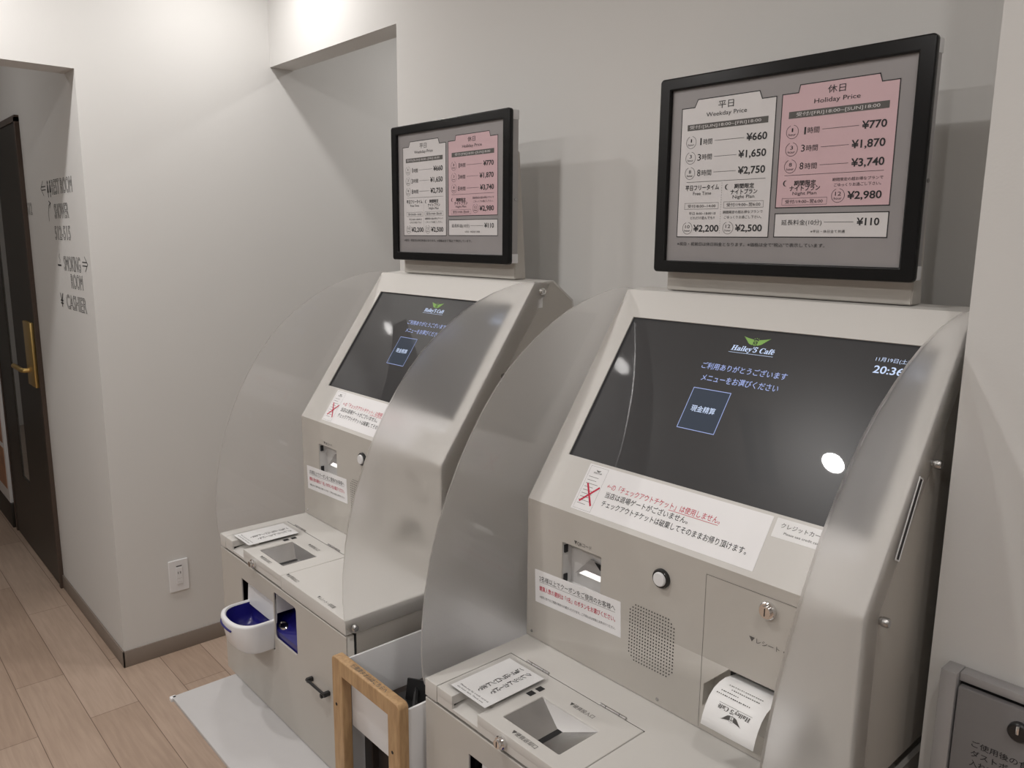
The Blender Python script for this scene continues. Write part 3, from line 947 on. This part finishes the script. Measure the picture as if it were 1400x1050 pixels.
extrude_poly(bm, [(kx(u), YP + 0.0185, z) for u, z in ((0.112, 0.9495), (0.1745, 0.9495), (0.1745, 0.9610), (0.129, 0.9608))], (0, 0.002, 0.0))
bm_obj('reader_light', bm, MT['led'], rd, RO)
bm = bmesh.new()
extrude_poly(bm, [(kx(u), YP + 0.0160, z) for u, z in ((0.150, 0.982), (0.1745, 0.981), (0.1745, 0.970), (0.163, 0.971))], (0, 0.0008, 0.0))
bm_obj('reader_lens', bm, MT['dark'], rd, RO)
bm = bmesh.new()
for z0, z1 in ((0.930, 0.944), (0.984, 0.998)):
    add_box(bm, kx(QX0 + 0.0005), kx(QX0 + 0.003), YP + 0.004, YP + 0.012, z0, z1)
bm_obj('reader_clip', bm, MT['ink'], rd, RO)
sh = Sheet(F_FRONT, fp, RO, lift=0.0004)
sh.text('▼QRコード', 0.117, 0.1575, 1.0125, 0.0078, 'ink_soft')
sh.text('▼レシート・領収書', 0.458, 0.545, 0.9745, 0.0085, 'ink_soft')
# access-door seams, speaker holes, screws
sh.rect(0.3828, 0.800, 0.3833, 1.044, 'ink_soft'); sh.rect(0.3828, 1.0437, 0.606, 1.0443, 'ink_soft')
sh.done({'ink_soft': 'printed_text'})
bm = bmesh.new()
for i in range(17):
    for j in range(18):
        if min(i, 16 - i) + min(j, 17 - j) < 2:
            continue
        c = F_FRONT @ Vector((0.2445 + i * 0.0054, 0.8535 + j * 0.0056, 0.0004))
        bm.faces.new([bm.verts.new(c + Vector((0.0013 * math.cos(math.pi * k / 4), 0, 0.0013 * math.sin(math.pi * k / 4)))) for k in range(8)])
me = bpy.data.meshes.new('speaker_grille'); bm.to_mesh(me); bm.free()
link_mesh('speaker_grille', me, MT['dark'], fp, RO)
for u, z in ((0.0145, 0.809), (0.305, 0.807)):
    bm = bmesh.new()
    lathe(bm, [(0.003, 0.0), (0.0026, 0.001), (0.0, 0.0012)], frame_mat((kx(u), YP, z), (1, 0, 0), (0, 0, 1)), 12)
    bm_obj('screw', bm, MT['steel'], fp, RO, smooth=40)
# call button
FB = frame_mat((kx(0.304), YP, 1.0105), (1, 0, 0), (0, 0, 1))
bm = bmesh.new()
lathe(bm, [(0.0155, -0.001), (0.0155, 0.004), (0.0140, 0.006), (0.0115, 0.006), (0.0115, 0.002)], FB, 32)
bt = bm_obj('call_button', bm, MT['black'], fp, RO, smooth=40)
bm = bmesh.new()
lathe(bm, [(0.0112, 0.001), (0.0112, 0.008), (0.0100, 0.0095), (0.0, 0.0100)], FB, 32)
bm_obj('button_cap', bm, MT['white'], bt, RO, smooth=40)
camlock(fp, frame_mat((kx(0.4845), YP, 1.0255), (1, 0, 0), (0, 0, 1)), 0.0125, 0.011)
# notice on the front panel (stuck on slightly crooked)
cxn, czn, an = 0.1238, 0.9035, math.radians(2.6)
FN2 = F_FRONT @ Matrix.Translation((0.1238, 0.9065, 0.0004)) @ Matrix.Rotation(an, 4, 'Z')
no2 = kp('coupon_notice', rect(-0.1015, -0.0310, 0.1015, 0.0310, 0.001), [], 0.0004, 0.0, FN2, MT['laminated'])
no2['label'] = 'small white notice with black and red lettering'
sh = Sheet(FN2, no2, RO, lift=0.0002)
sh.text('2名様以上でクーポンをご使用のお客様へ', -0.090, 0.090, 0.0165, 0.0105, 'ink', weight=0.004)
sh.rect(-0.090, 0.0093, 0.090, 0.0098, 'ink')
sh.text('精算人数の選択は「1名」のボタンをお選びください。', -0.090, 0.090, -0.0025, 0.0098, 'red_ink', weight=0.01)
sh.text('※複数人数でのご精算の場合もお選びいただけます。ご不明な点は係員にお声がけください。', -0.090, 0.090, -0.0185, 0.0052, 'ink_soft')
sh.done({'ink': 'black_lettering', 'red_ink': 'red_lettering', 'ink_soft': 'small_print'})
# receipt outlet
bm = bmesh.new()
oc = [(p[0], p[1]) for p in OCT]
fa = [bm.verts.new((kx(u), YP - 0.0005, z)) for u, z in oc]
ba = [bm.verts.new((kx(u), YP + 0.028, z - (0.0 if z > 0.85 else -0.012))) for u, z in oc]
for i in range(len(oc)):
    j = (i + 1) % len(oc)
    bm.faces.new((fa[i], fa[j], ba[j], ba[i]))
bm.faces.new(list(reversed(ba)))
so = bm_obj('receipt_outlet', bm, MT['beige'], fp, RO)
bm = bmesh.new()
add_box(bm, kx(0.418), kx(0.525), YP + 0.0235, YP + 0.0275, 0.889, 0.905)
bm_obj('paper_slot', bm, MT['dark'], so, RO)

# frosted side shields
ARC = [(-0.172, 1.431), (-0.210, 1.429), (-0.252, 1.420), (-0.290, 1.409), (-0.330, 1.394), (-0.368, 1.375), (-0.405, 1.352), (-0.440, 1.328), (-0.470, 1.303),
       (-0.500, 1.272), (-0.528, 1.237), (-0.556, 1.196), (-0.582, 1.151), (-0.604, 1.105), (-0.624, 1.055), (-0.640, 1.002), (-0.651, 0.948), (-0.658, 0.890),
       (-0.660, 0.840), (-0.658, 0.800), (-0.654, 0.783), (-0.645, 0.770), (-0.634, 0.766)]
def off_slope(dst):
    n2 = Vector((NS.y, NS.z)).normalized()
    return [(YP - n2.x * dst, ZF - n2.y * dst), (YT - n2.x * dst, ZT - n2.y * dst)]
bb = off_slope(0.045)
BACK = [(-0.385, 0.766), (-0.385, bb[0][1] + 0.02), (bb[1][0] - 0.01, bb[1][1] - 0.01 + 0.005), (-0.128, 1.424)]
prof = ARC + BACK
for name, xa in (('side_shield', X0 - 0.0045), ('side_shield', X1 + 0.0005)):
    o = plate(name, [(y, z) for y, z in prof], [], 0.004, 0.0006, frame_mat((xa + 0.004, 0, 0), (0, 1, 0), (0, 0, 1)), MT['shield'], root, RO)
    o['label'] = 'frosted acrylic side shield with a curved edge'
    # the outer face and the rim are frosted; the inner face is clear
    o.data.materials.append(MT['shield_inner'])
    sgn = 1 if xa > X0 else -1
    for p in o.data.polygons:
        p.material_index = 1 if p.normal.x * sgn < -0.5 else 0
    sgn = 1 if xa > X0 else -1
    xo = X1 + 0.0045 if sgn > 0 else X0 - 0.0045
    for y, z in ((-0.262, 1.232), (-0.380, 1.046), (-0.640, 0.7815)):
        bm = bmesh.new()
        Fb = frame_mat((xo, y, z), (0, sgn, 0), (0, 0, 1))
        lathe(bm, [(0.0055, -0.0005), (0.0055, 0.003), (0.0065, 0.003), (0.0065, 0.010), (0.005, 0.012), (0.0, 0.0122)], Fb, 16)
        bm_obj('shield_bolt', bm, MT['steel'], o, RO, smooth=40)
    if sgn > 0:
        # slim card slot frame on the right shield
        c0, c1 = Vector((xo, -0.296, 1.219)), Vector((xo, -0.349, 1.118))
        dd = (c1 - c0).normalized(); pp = Vector((0, -dd.z, dd.y))
        F3 = frame_mat(c0, dd, pp)
        if (F3.to_3x3() @ Vector((0, 0, 1))).x < 0:
            F3 = frame_mat(c0, dd, -pp)
        L = (c1 - c0).length
        cs = plate('card_slot', rect(0, -0.0070, L, 0.0070, 0.001), [rect(0.002, -0.0050, L - 0.002, 0.0050)], 0.0015, 0.0003, F3 @ Matrix.Translation((0, 0, 0.0017)), MT['white'], o, RO)
        plate('slot_gap', rect(0.001, -0.0056, L - 0.001, 0.0056), [], 0.0005, 0.0, F3 @ Matrix.Translation((0, 0, 0.0008)), MT['dark'], cs, RO)
# key lock and tag on the right cheek, near the top
FC = frame_mat((X1 - 0.0005, -0.150, 1.408), (0, 1, 0), (0, 0, 1))
cl = camlock(root, FC, 0.0085, 0.012, 'cheek_lock')
kp('cheek_tag', rect(-0.010, -0.036, 0.006, -0.016, 0.001), [], 0.001, 0.0, FC @ Matrix.Translation((0, 0, 0.0015)), MT['paper'])

def copy_tree(o, parent=None):
    c = o.copy()
    COL.objects.link(c)
    if parent is not None:
        c.parent = parent
    for ch in o.children:
        copy_tree(ch, c)
    return c
k2 = copy_tree(root)
k2.location = root.location + Vector((-KD, 0, 0))
for o in [c for c in k2.children_recursive if c.name.split('.')[0] in ('card_slot', 'slot_gap')]:
    bpy.data.objects.remove(o)
k2['label'] = 'farther beige payment kiosk beside the left wall'

# clear card holders standing on the kiosk lids
root_c = empty('card_holder', (kx(0.096), -0.576, ZS), 'clear acrylic card holder lying on the nearer kiosk shelf', 'card holder', 'acrylic card holders')
off = root_c.location
FCH = F_TOP @ Matrix.Translation((0, 0, 0.0062))
ac = plate('acrylic_plate', rect(0.046, -0.645, 0.145, -0.506, 0.003), [], 0.0015, 0.0003, FCH @ Matrix.Translation((0, 0, 0.0016)), MT['clear'], root_c, off)
plate('acrylic_base', rect(0.046, -0.645, 0.145, -0.506, 0.003), [], 0.0055, 0.0005, F_TOP @ Matrix.Translation((0, 0, 0.0057)), MT['clear'], root_c, off)
cd = plate('paper_card', rect(0.053, -0.641, 0.140, -0.513), [], 0.0004, 0.0, FCH, MT['paper'], root_c, off)
sh = Sheet(FCH, cd, off, lift=0.0002)
for txt, u in (('クレジットカ｜ドで', 0.114), ('ご精算はフロントまで', 0.094)):
    n = len(txt)
    top = -0.520
    step = 0.0098
    for i, c in enumerate(txt):
        v = top - step * (i + 0.5)
        if c == '｜':
            sh.rect(u - 0.0008, v - 0.0045, u + 0.0008, v + 0.0045, 'ink')
        else:
            sh.text(c, u - 0.0054, u + 0.0054, v, 0.0092, 'ink', weight=0.02)
sh.text('Please pay by credit card at', 0.062, 0.132, -0.6275, 0.0042, 'ink', weight=0.004)
sh.text('the front desk. Thank you.', 0.062, 0.128, -0.6345, 0.0042, 'ink', weight=0.004)
sh.done({'ink': 'printed_text'})
c2 = copy_tree(root_c)
c2.location = root_c.location + Vector((-KD, 0, 0))
c2['label'] = 'clear acrylic card holder lying on the farther kiosk shelf'

# receipt curling out of the nearer kiosk
cur = [(-0.3975, 0.897), (-0.415, 0.9005), (-0.432, 0.9035), (-0.447, 0.9025), (-0.460, 0.8985), (-0.471, 0.8905), (-0.479, 0.8795), (-0.4845, 0.868), (-0.4885, 0.8555)]
RU0, RU1 = 0.4290, 0.5120
bm = bmesh.new()
th = 0.00025
L_, acc = [0.0], 0.0
for p, q2 in zip(cur, cur[1:]):
    acc += math.hypot(q2[0] - p[0], q2[1] - p[1]); L_.append(acc)
A, B2 = [], []
for i, (y, z) in enumerate(cur):
    p = cur[max(0, i - 1)]; q2 = cur[min(len(cur) - 1, i + 1)]
    t = Vector((q2[0] - p[0], q2[1] - p[1])).normalized(); nn = Vector((t.y, -t.x))
    if nn.y < 0 and i < 5: nn = -nn
    A.append([bm.verts.new((kx(u), y, z)) for u in (RU0, RU1)])
    B2.append([bm.verts.new((kx(u), y + 0.0002, z - th)) for u in (RU0, RU1)])
for i in range(len(cur) - 1):
    bm.faces.new((A[i][0], A[i][1], A[i + 1][1], A[i + 1][0])); bm.faces.new((B2[i][0], B2[i + 1][0], B2[i + 1][1], B2[i][1]))
    bm.faces.new((A[i][0], A[i + 1][0], B2[i + 1][0], B2[i][0])); bm.faces.new((A[i][1], B2[i][1], B2[i + 1][1], A[i + 1][1]))
bm.faces.new((A[-1][0], A[-1][1], B2[-1][1], B2[-1][0])); bm.faces.new((A[0][0], B2[0][0], B2[0][1], A[0][1]))
ro = Vector((kx(0.47), -0.44, 0.88))
rc = bm_obj('receipt', bm, MT['paper'], None, ro, smooth=60)
tag(rc, 'white printed receipt curling out of the nearer kiosk slot', 'receipt')
class CurvedSheet(Sheet):
    """u = kiosk x, v = length along the paper from the slot"""
    def put(self, vs, fs, ink, z=0.0):
        bm = self._bm(ink)
        nv = []
        for v in vs:
            s = min(max(v[1], 0.0), L_[-1] - 1e-6)
            i = max(k for k in range(len(L_) - 1) if L_[k] <= s)
            t = (s - L_[i]) / (L_[i + 1] - L_[i])
            y = cur[i][0] + t * (cur[i + 1][0] - cur[i][0]); zz = cur[i][1] + t * (cur[i + 1][1] - cur[i][1])
            d = Vector((cur[i + 1][0] - cur[i][0], cur[i + 1][1] - cur[i][1])).normalized()
            nrm = Vector((d.y, -d.x)); 
            if nrm.y < 0 and nrm.x > 0: nrm = -nrm
            nv.append(bm.verts.new((kx(v[0]), y + nrm.x * (0.0005 + z * 0.5), zz + nrm.y * (0.0005 + z * 0.5))))
        for f in fs:
            try: bm.faces.new([nv[k] for k in f])
            except ValueError: pass
sh = CurvedSheet(Matrix.Identity(4), rc, ro)
cafe_logo(sh, 0.472, 0.080, 0.050, 'ink_soft', 'ink_soft', flip=(-1, 1), ink_hole='paper')
for v, a, b in ((0.066, 0.436, 0.492), (0.060, 0.440, 0.470), (0.053, 0.452, 0.500), (0.046, 0.444, 0.500)):
    for k in range(int((b - a) / 0.0032)):
        sh.rect(a + k * 0.0032, v, a + k * 0.0032 + random.uniform(0.0012, 0.0026), v + 0.0016, 'ink_soft')
sh.done({'ink_soft': 'receipt_print', 'paper': 'logo_badge'})

# ------------------------------------------------------------------ price signs above the kiosks
SX, SW_, SZ0, SZ1, SY = 0.3944, 0.4668, 1.464, 1.8007, -0.1764
SH_ = SZ1 - SZ0
sign = empty('price_sign', (SX + SW_ / 2, -0.13, ZT + 0.001), 'black framed price sign on the nearer kiosk', 'sign', 'framed price signs')
off = sign.location
FSG = frame_mat((SX, SY, SZ0), (1, 0, 0), (0, 0, 1))
plate('frame', rect(0, 0, SW_, SH_, 0.007), [rect(0.0235, 0.0208, SW_ - 0.0232, SH_ - 0.0212)], 0.012, 0.0025, FSG, MT['frame'], sign, off)
bm = bmesh.new()
add_box(bm, SX + 0.004, SX + SW_ - 0.003, SY + 0.012, SY + 0.030, SZ0 + 0.004, SZ1 - 0.004, 0.002)
bk_ = bm_obj('side_rail', bm, MT['alu'], sign, off, smooth=40)
for sx in (SX + 0.003, SX + SW_ - 0.022):
    for sz in (SZ0 + 0.0025, SZ1 - 0.0235):
        box('corner_block', sx, sx + 0.020, SY + 0.0115, SY + 0.031, sz, sz + 0.021, MT['white'], sign, off, bevel=0.002)
FPO = FSG @ Matrix.Translation((0, 0, -0.0075))
po = plate('poster', rect(0.020, 0.018, SW_ - 0.020, SH_ - 0.018), [], 0.003, 0.0, FPO, MT['poster'], sign, off)
po['label'] = 'grey price poster with white and pink panels'
bm = bmesh.new()
bp = [(SY + 0.030, ZT + 0.003), (SY + 0.030, 1.712), (SY + 0.042, 1.712), (-0.112, ZT + 0.003)]
extrude_poly(bm, [(SX + 0.010, y, z) for y, z in bp], (SW_ - 0.022, 0, 0))
bmesh.ops.bevel(bm, geom=bm.edges[:], offset=0.0015, segments=2, affect='EDGES')
bm_obj('mount_bracket', bm, MT['beige'], sign, off, smooth=40)
bm = bmesh.new()
lathe(bm, [(0.003, -0.001), (0.003, 0.002), (0.0, 0.0025)], frame_mat((SX + SW_ - 0.003, SY + 0.021, 1.607), (0, 1, 0), (0, 0, 1)), 12)
bm_obj('rail_screw', bm, MT['steel'], sign, off, smooth=40)

sh = Sheet(FPO, po, off, su=SW_, sv=SH_, lift=0.0003)
wk = [(0.0965, 0.1875), (0.487, 0.1875), (0.487, 0.841), (0.432, 0.841), (0.421, 0.878), (0.166, 0.878), (0.153, 0.841), (0.0965, 0.841)]
hk = [(0.509, 0.3265), (0.899, 0.3265), (0.899, 0.8435), (0.844, 0.8435), (0.836, 0.877), (0.572, 0.877), (0.567, 0.8435), (0.509, 0.8435)]
ek = [(0.510, 0.189), (0.900, 0.189), (0.900, 0.2985), (0.510, 0.2985)]
for pl, ink in ((wk, 'poster_white'), (hk, 'poster_pink'), (ek, 'poster_white')):
    if pl is ek:
        sh.poly(pl, ink)
    else:
        sh.poly([pl[0], pl[1], pl[2], pl[7]], ink); sh.poly([pl[6], pl[3], pl[4], pl[5]], ink)
    sh.path(pl, 0.0014, 'ink', closed=True, z=0.0002)
sh.rect(0.124, 0.727, 0.4605, 0.7575, 'ink_soft', z=0.0002); sh.rect(0.537, 0.731, 0.8725, 0.7620, 'ink_soft', z=0.0002)
TXT = [('平日', .255, .319, .839, .035, 0), ('Weekday Price', .205, .374, .795, .027, 0), ('受付/[SUN]18:00~[FRI]18:00', .134, .433, .742, .021, 1),
 ('1', .184, .190, .669, .035, 0), ('時間', .198, .236, .666, .029, 0), ('¥660', .378, .46, .669, .037, 2), ('3', .175, .19, .591, .033, 0), ('時間', .195, .238, .591, .029, 0),
 ('¥1,650', .349, .46, .588, .043, 2), ('8', .177, .191, .513, .033, 0), ('時間', .196, .239, .512, .029, 0), ('¥2,750', .351, .46, .510, .043, 2),
 ('平日フリータイム', .127, .276, .438, .028, 2), ('Free Time', .163, .243, .409, .017, 0), ('受付/8:00~14:00', .141, .265, .345, .017, 0), ('平日 8:00~18:00 は', .148, .268, .307, .014, 0),
 ('どれだけ遊んでも!!', .156, .263, .285, .015, 0), ('¥2,200', .171, .283, .229, .042, 2), ('期間限定', .34, .421, .437, .025, 2), ('ナイトプラン', .326, .435, .41, .025, 2), ('Night Plan', .336, .424, .383, .021, 0),
 ('受付/19:00~翌6:00', .312, .45, .347, .018, 0), ('期間限定の超お得なプランで', .298, .461, .311, .015, 0), ('ごゆっくりお過ごし下さい。', .304, .457, .286, .015, 0), ('¥2,500', .353, .462, .230, .041, 2),
 ('休日', .669, .729, .841, .034, 0), ('Holiday Price', .625, .779, .794, .026, 0), ('受付/[FRI]18:00~[SUN]18:00', .564, .844, .746, .021, 1), ('1', .597, .603, .671, .033, 0), ('時間', .609, .65, .671, .028, 0),
 ('¥770', .791, .87, .671, .035, 2), ('3', .59, .603, .594, .031, 0), ('時間', .608, .649, .592, .028, 0), ('¥1,870', .762, .87, .590, .042, 2), ('8', .589, .603, .514, .031, 0), ('時間', .608, .65, .512, .028, 0),
 ('¥3,740', .766, .872, .511, .042, 2), ('期間限定', .573, .652, .437, .025, 2), ('ナイトプラン', .558, .667, .414, .025, 2), ('Night Plan', .57, .656, .388, .019, 0), ('受付/19:00~翌6:00', .545, .68, .353, .018, 0),
 ('期間限定の超お得なプランで', .708, .873, .445, .015, 0), ('ごゆっくりお過ごし下さい。', .715, .868, .421, .015, 0), ('¥2,980', .762, .873, .371, .041, 2), ('延長料金(10分)', .536, .682, .255, .029, 0),
 ('¥110', .8, .873, .258, .034, 2), ('※平日・休日全て共通', .645, .764, .215, .014, 0), ('※祝日・祝前日は休日料金となります。※価格は全て"税込"で表示しています。', .1, .699, .151, .019, 3)]
for s, a, b, v, hgt, k in TXT:
    sh.text(s, a, b, v, hgt, 'poster_white' if k == 1 else 'ink', weight={0: 0.0, 1: 0.0, 2: 0.02, 3: 0.0}[k], z=0.0004)
for u, v, t in [(.144, .669, '1'), (.144, .59, '3'), (.144, .513, '8'), (.144, .232, '10'), (.323, .233, '12'), (.554, .671, '1'), (.555, .592, '3'), (.555, .515, '8'), (.731, .374, '12')]:
    sh.ring(u, v, 0.0102, 0.0006, 'ink', 110, 440, z=0.0004)
    hw = {1: 0.005, 2: 0.010}[len(t)] if t != '1' else 0.0025
    sh.text(t, u - hw, u + hw, v + 0.008, 0.017, 'ink', z=0.0004)
    sh.text('hour', u - 0.013, u + 0.013, v - 0.012, 0.011, 'ink', z=0.0004)
for a, b, v in ((.246, .37, .668), (.248, .342, .590), (.248, .343, .513), (.66, .782, .671), (.659, .754, .593), (.66, .757, .514), (.69, .79, .257), (.131, .464, .468), (.536, .873, .474)):
    sh.rect(a, v - 0.0008, b, v + 0.0008, 'ink', z=0.0004)
for i in range(22):
    sh.rect(.2875, .205 + i * .0118, .2885, .205 + i * .0118 + .006, 'ink', z=0.0004)
for a, b, v in ((.127, .277, .345), (.300, .462, .347), (.533, .694, .353)):
    sh.path([(a, v - .0155), (b, v - .0155), (b, v + .0155), (a, v + .0155)], 0.0004, 'ink', closed=True, z=0.0004)
for u, v in ((.311, .435), (.542, .438)):
    pts = [(u + 0.0045 * math.cos(math.radians(a)) / SW_, v + 0.0045 * math.sin(math.radians(a)) / SH_) for a in range(70, 291, 20)]
    pts += [(u + (0.0012 + 0.0036 * math.cos(math.radians(a))) / SW_, v + 0.0040 * math.sin(math.radians(a)) / SH_) for a in range(280, 79, -20)]
    n = len(pts) // 2
    for i in range(n - 1):
        sh.poly([pts[i], pts[i + 1], pts[-2 - i], pts[-1 - i]], 'ink', z=0.0004)
sh.done({'ink': 'black_lettering', 'ink_soft': 'dark_bar', 'poster_white': 'white_panel', 'poster_pink': 'pink_panel'})
s2 = copy_tree(sign)
s2.location = sign.location + Vector((-KD, 0, 0))
s2['label'] = 'black framed price sign on the farther kiosk'

# ------------------------------------------------------------------ bamboo-framed bin between the kiosks
bx0, bx1, byf = 0.0905, 0.3160, -0.700
e = empty('slim_bin', ((bx0 + bx1) / 2, -0.55, ZK), 'slim white bin with a bamboo front frame between the kiosks', 'bin')
off = e.location
ztop = 0.7555
FBI = frame_mat((0, byf, 0), (1, 0, 0), (0, 0, 1))
op = [(bx0 + 0.036, ZK), (bx0 + 0.036, ztop - 0.036), (bx1 - 0.036, ztop - 0.036), (bx1 - 0.036, ZK)]
r = 0.010
outl = [(bx0, ZK)] + [(bx0 + 0.036, ZK), (bx0 + 0.036, ztop - 0.032), (bx1 - 0.036, ztop - 0.032), (bx1 - 0.036, ZK), (bx1, ZK)]
outl += [(bx1 - r + r * math.cos(math.radians(a)), ztop - r + r * math.sin(math.radians(a))) for a in range(0, 91, 15)]
outl += [(bx0 + r + r * math.cos(math.radians(a)), ztop - r + r * math.sin(math.radians(a))) for a in range(90, 181, 15)]
bf = plate('bamboo_frame', outl, [], 0.020, 0.002, FBI, MT['bamboo'], e, off)
bf['label'] = 'arched bamboo front frame'
for x in (bx0 + 0.014, bx1 - 0.022):
    bm = bmesh.new()
    lathe(bm, [(0.003, 0.0), (0.003, 0.0006), (0.0, 0.0006)], frame_mat((x, byf, 0.660), (1, 0, 0), (0, 0, 1)), 12)
    bm_obj('screw_hole', bm, MT['dark'], bf, off)
sh = Sheet(frame_mat((0, byf + 0.010, ztop), (1, 0, 0), (0, 1, 0)), bf, off, lift=0.0004)
sh.text('使用済タオルはこちらへ', 0.150, 0.265, 0.0, 0.011, 'ink_soft', weight=0.01)
sh.done({'ink_soft': 'printed_text'})
wz = 0.738
bm = bmesh.new()
add_box(bm, bx0 + 0.003, bx0 + 0.008, byf + 0.020, -0.330, ZK + 0.002, wz, 0.001)
add_box(bm, bx1 - 0.010, bx1 - 0.005, byf + 0.020, -0.330, ZK + 0.002, wz, 0.001)
add_box(bm, bx0 + 0.008, bx1 - 0.010, -0.335, -0.330, ZK + 0.002, wz, 0.001)
bm_obj('side_wall', bm, MT['white'], e, off, smooth=40)
box('front_board', bx0 + 0.008, bx1 - 0.010, byf + 0.0205, byf + 0.0255, 0.618, 0.733, MT['white'], e, off, bevel=0.001)
bm = bmesh.new()
add_box(bm, bx0 + 0.009, bx1 - 0.011, byf + 0.060, -0.336, ZK + 0.002, 0.635, 0.002)
add_box(bm, bx0 + 0.060, bx0 + 0.064, byf + 0.045, byf + 0.058, ZK + 0.002, 0.618)
ln = bm_obj('inner_box', bm, mat('dark_brown_box', (0.035, 0.026, 0.022, 1), rough=0.4), e, off, smooth=40)
ln['label'] = 'dark brown inner box'
bm = bmesh.new()
tz = 0.6352
extrude_poly(bm, [(0.144, -0.573, tz + 0.001), (0.141, -0.565, 0.677), (0.192, -0.549, 0.686), (0.188, -0.553, tz + 0.001)], (0.0, 0.003, 0.0))
extrude_poly(bm, [(0.158, -0.560, 0.664), (0.166, -0.562, 0.668), (0.200, -0.590, 0.654), (0.194, -0.592, 0.648)], (0.002, 0.004, -0.003))
add_box(bm, 0.120, 0.290, -0.600, -0.440, tz, tz + 0.002, 0.0005)
o = bm_obj('folded_plastic', bm, MT['smoke'], None, (0.2, -0.51, tz), smooth=30)
tag(o, 'black folded plastic piece lying inside the slim bin', 'plastic piece')

# ------------------------------------------------------------------ grey dust box at the right wall
e = empty('dust_box', (1.25, -0.275, 0.0), 'grey metal dust box in front of the right wall pillar', 'dust box')
off = e.location
gx0, gx1, gy, gz = 0.990, 1.50, -0.290, 0.9665
bm = bmesh.new()
add_box(bm, gx0, gx0 + 0.020, gy, -0.2585, 0.0, gz, 0.0012)
add_box(bm, gx1 - 0.020, gx1, gy, -0.2585, 0.0, gz, 0.0012)
add_box(bm, gx0 + 0.0205, gx1 - 0.0205, gy + 0.010, -0.2585, gz - 0.012, gz - 0.0005, 0.001)
bm_obj('box_frame', bm, MT['alu'], e, off, smooth=40)
bm = bmesh.new()
add_box(bm, gx0 + 0.020, gx1 - 0.020, gy + 0.020, -0.2585, 0.0, gz - 0.012)
bm_obj('box_back', bm, MT['dark'], e, off)
dp = box('flap', gx0 + 0.0225, gx1 - 0.0225, gy + 0.002, gy + 0.014, 0.40, gz - 0.0165, MT['greydoor'], e, off, bevel=0.0015)
box('lower_panel', gx0 + 0.0225, gx1 - 0.0225, gy + 0.002, gy + 0.014, 0.01, 0.395, MT['greydoor'], e, off, bevel=0.0015)
Fk = frame_mat((1.0865, gy + 0.002, 0.9225), (1, 0, 0), (0, 0, 1))
bm = bmesh.new()
lathe(bm, [(0.0125, -0.0005), (0.0125, 0.006), (0.0105, 0.008), (0.0, 0.0085)], Fk, 24)
kb = bm_obj('flap_lock', bm, MT['black'], dp, off, smooth=40)
bm = bmesh.new()
add_box(bm, 1.0845, 1.0885, gy - 0.0095, gy - 0.004, 0.922, 0.933, 0.001)
bm_obj('lock_key', bm, MT['chrome'], kb, off, smooth=40)
sh = Sheet(frame_mat((0, gy + 0.002, 0), (1, 0, 0), (0, 0, 1)), dp, off, lift=0.0004)
sh.text('ご使用後の食器は', 1.036, 1.1230, 0.8800, 0.0092, 'ink', weight=0.004)
sh.text('ダストボックスに', 1.036, 1.1230, 0.8665, 0.0092, 'ink', weight=0.004)
sh.text('入れてください。', 1.036, 1.1100, 0.8530, 0.0092, 'ink', weight=0.004)
sh.done({'ink': 'printed_text'})
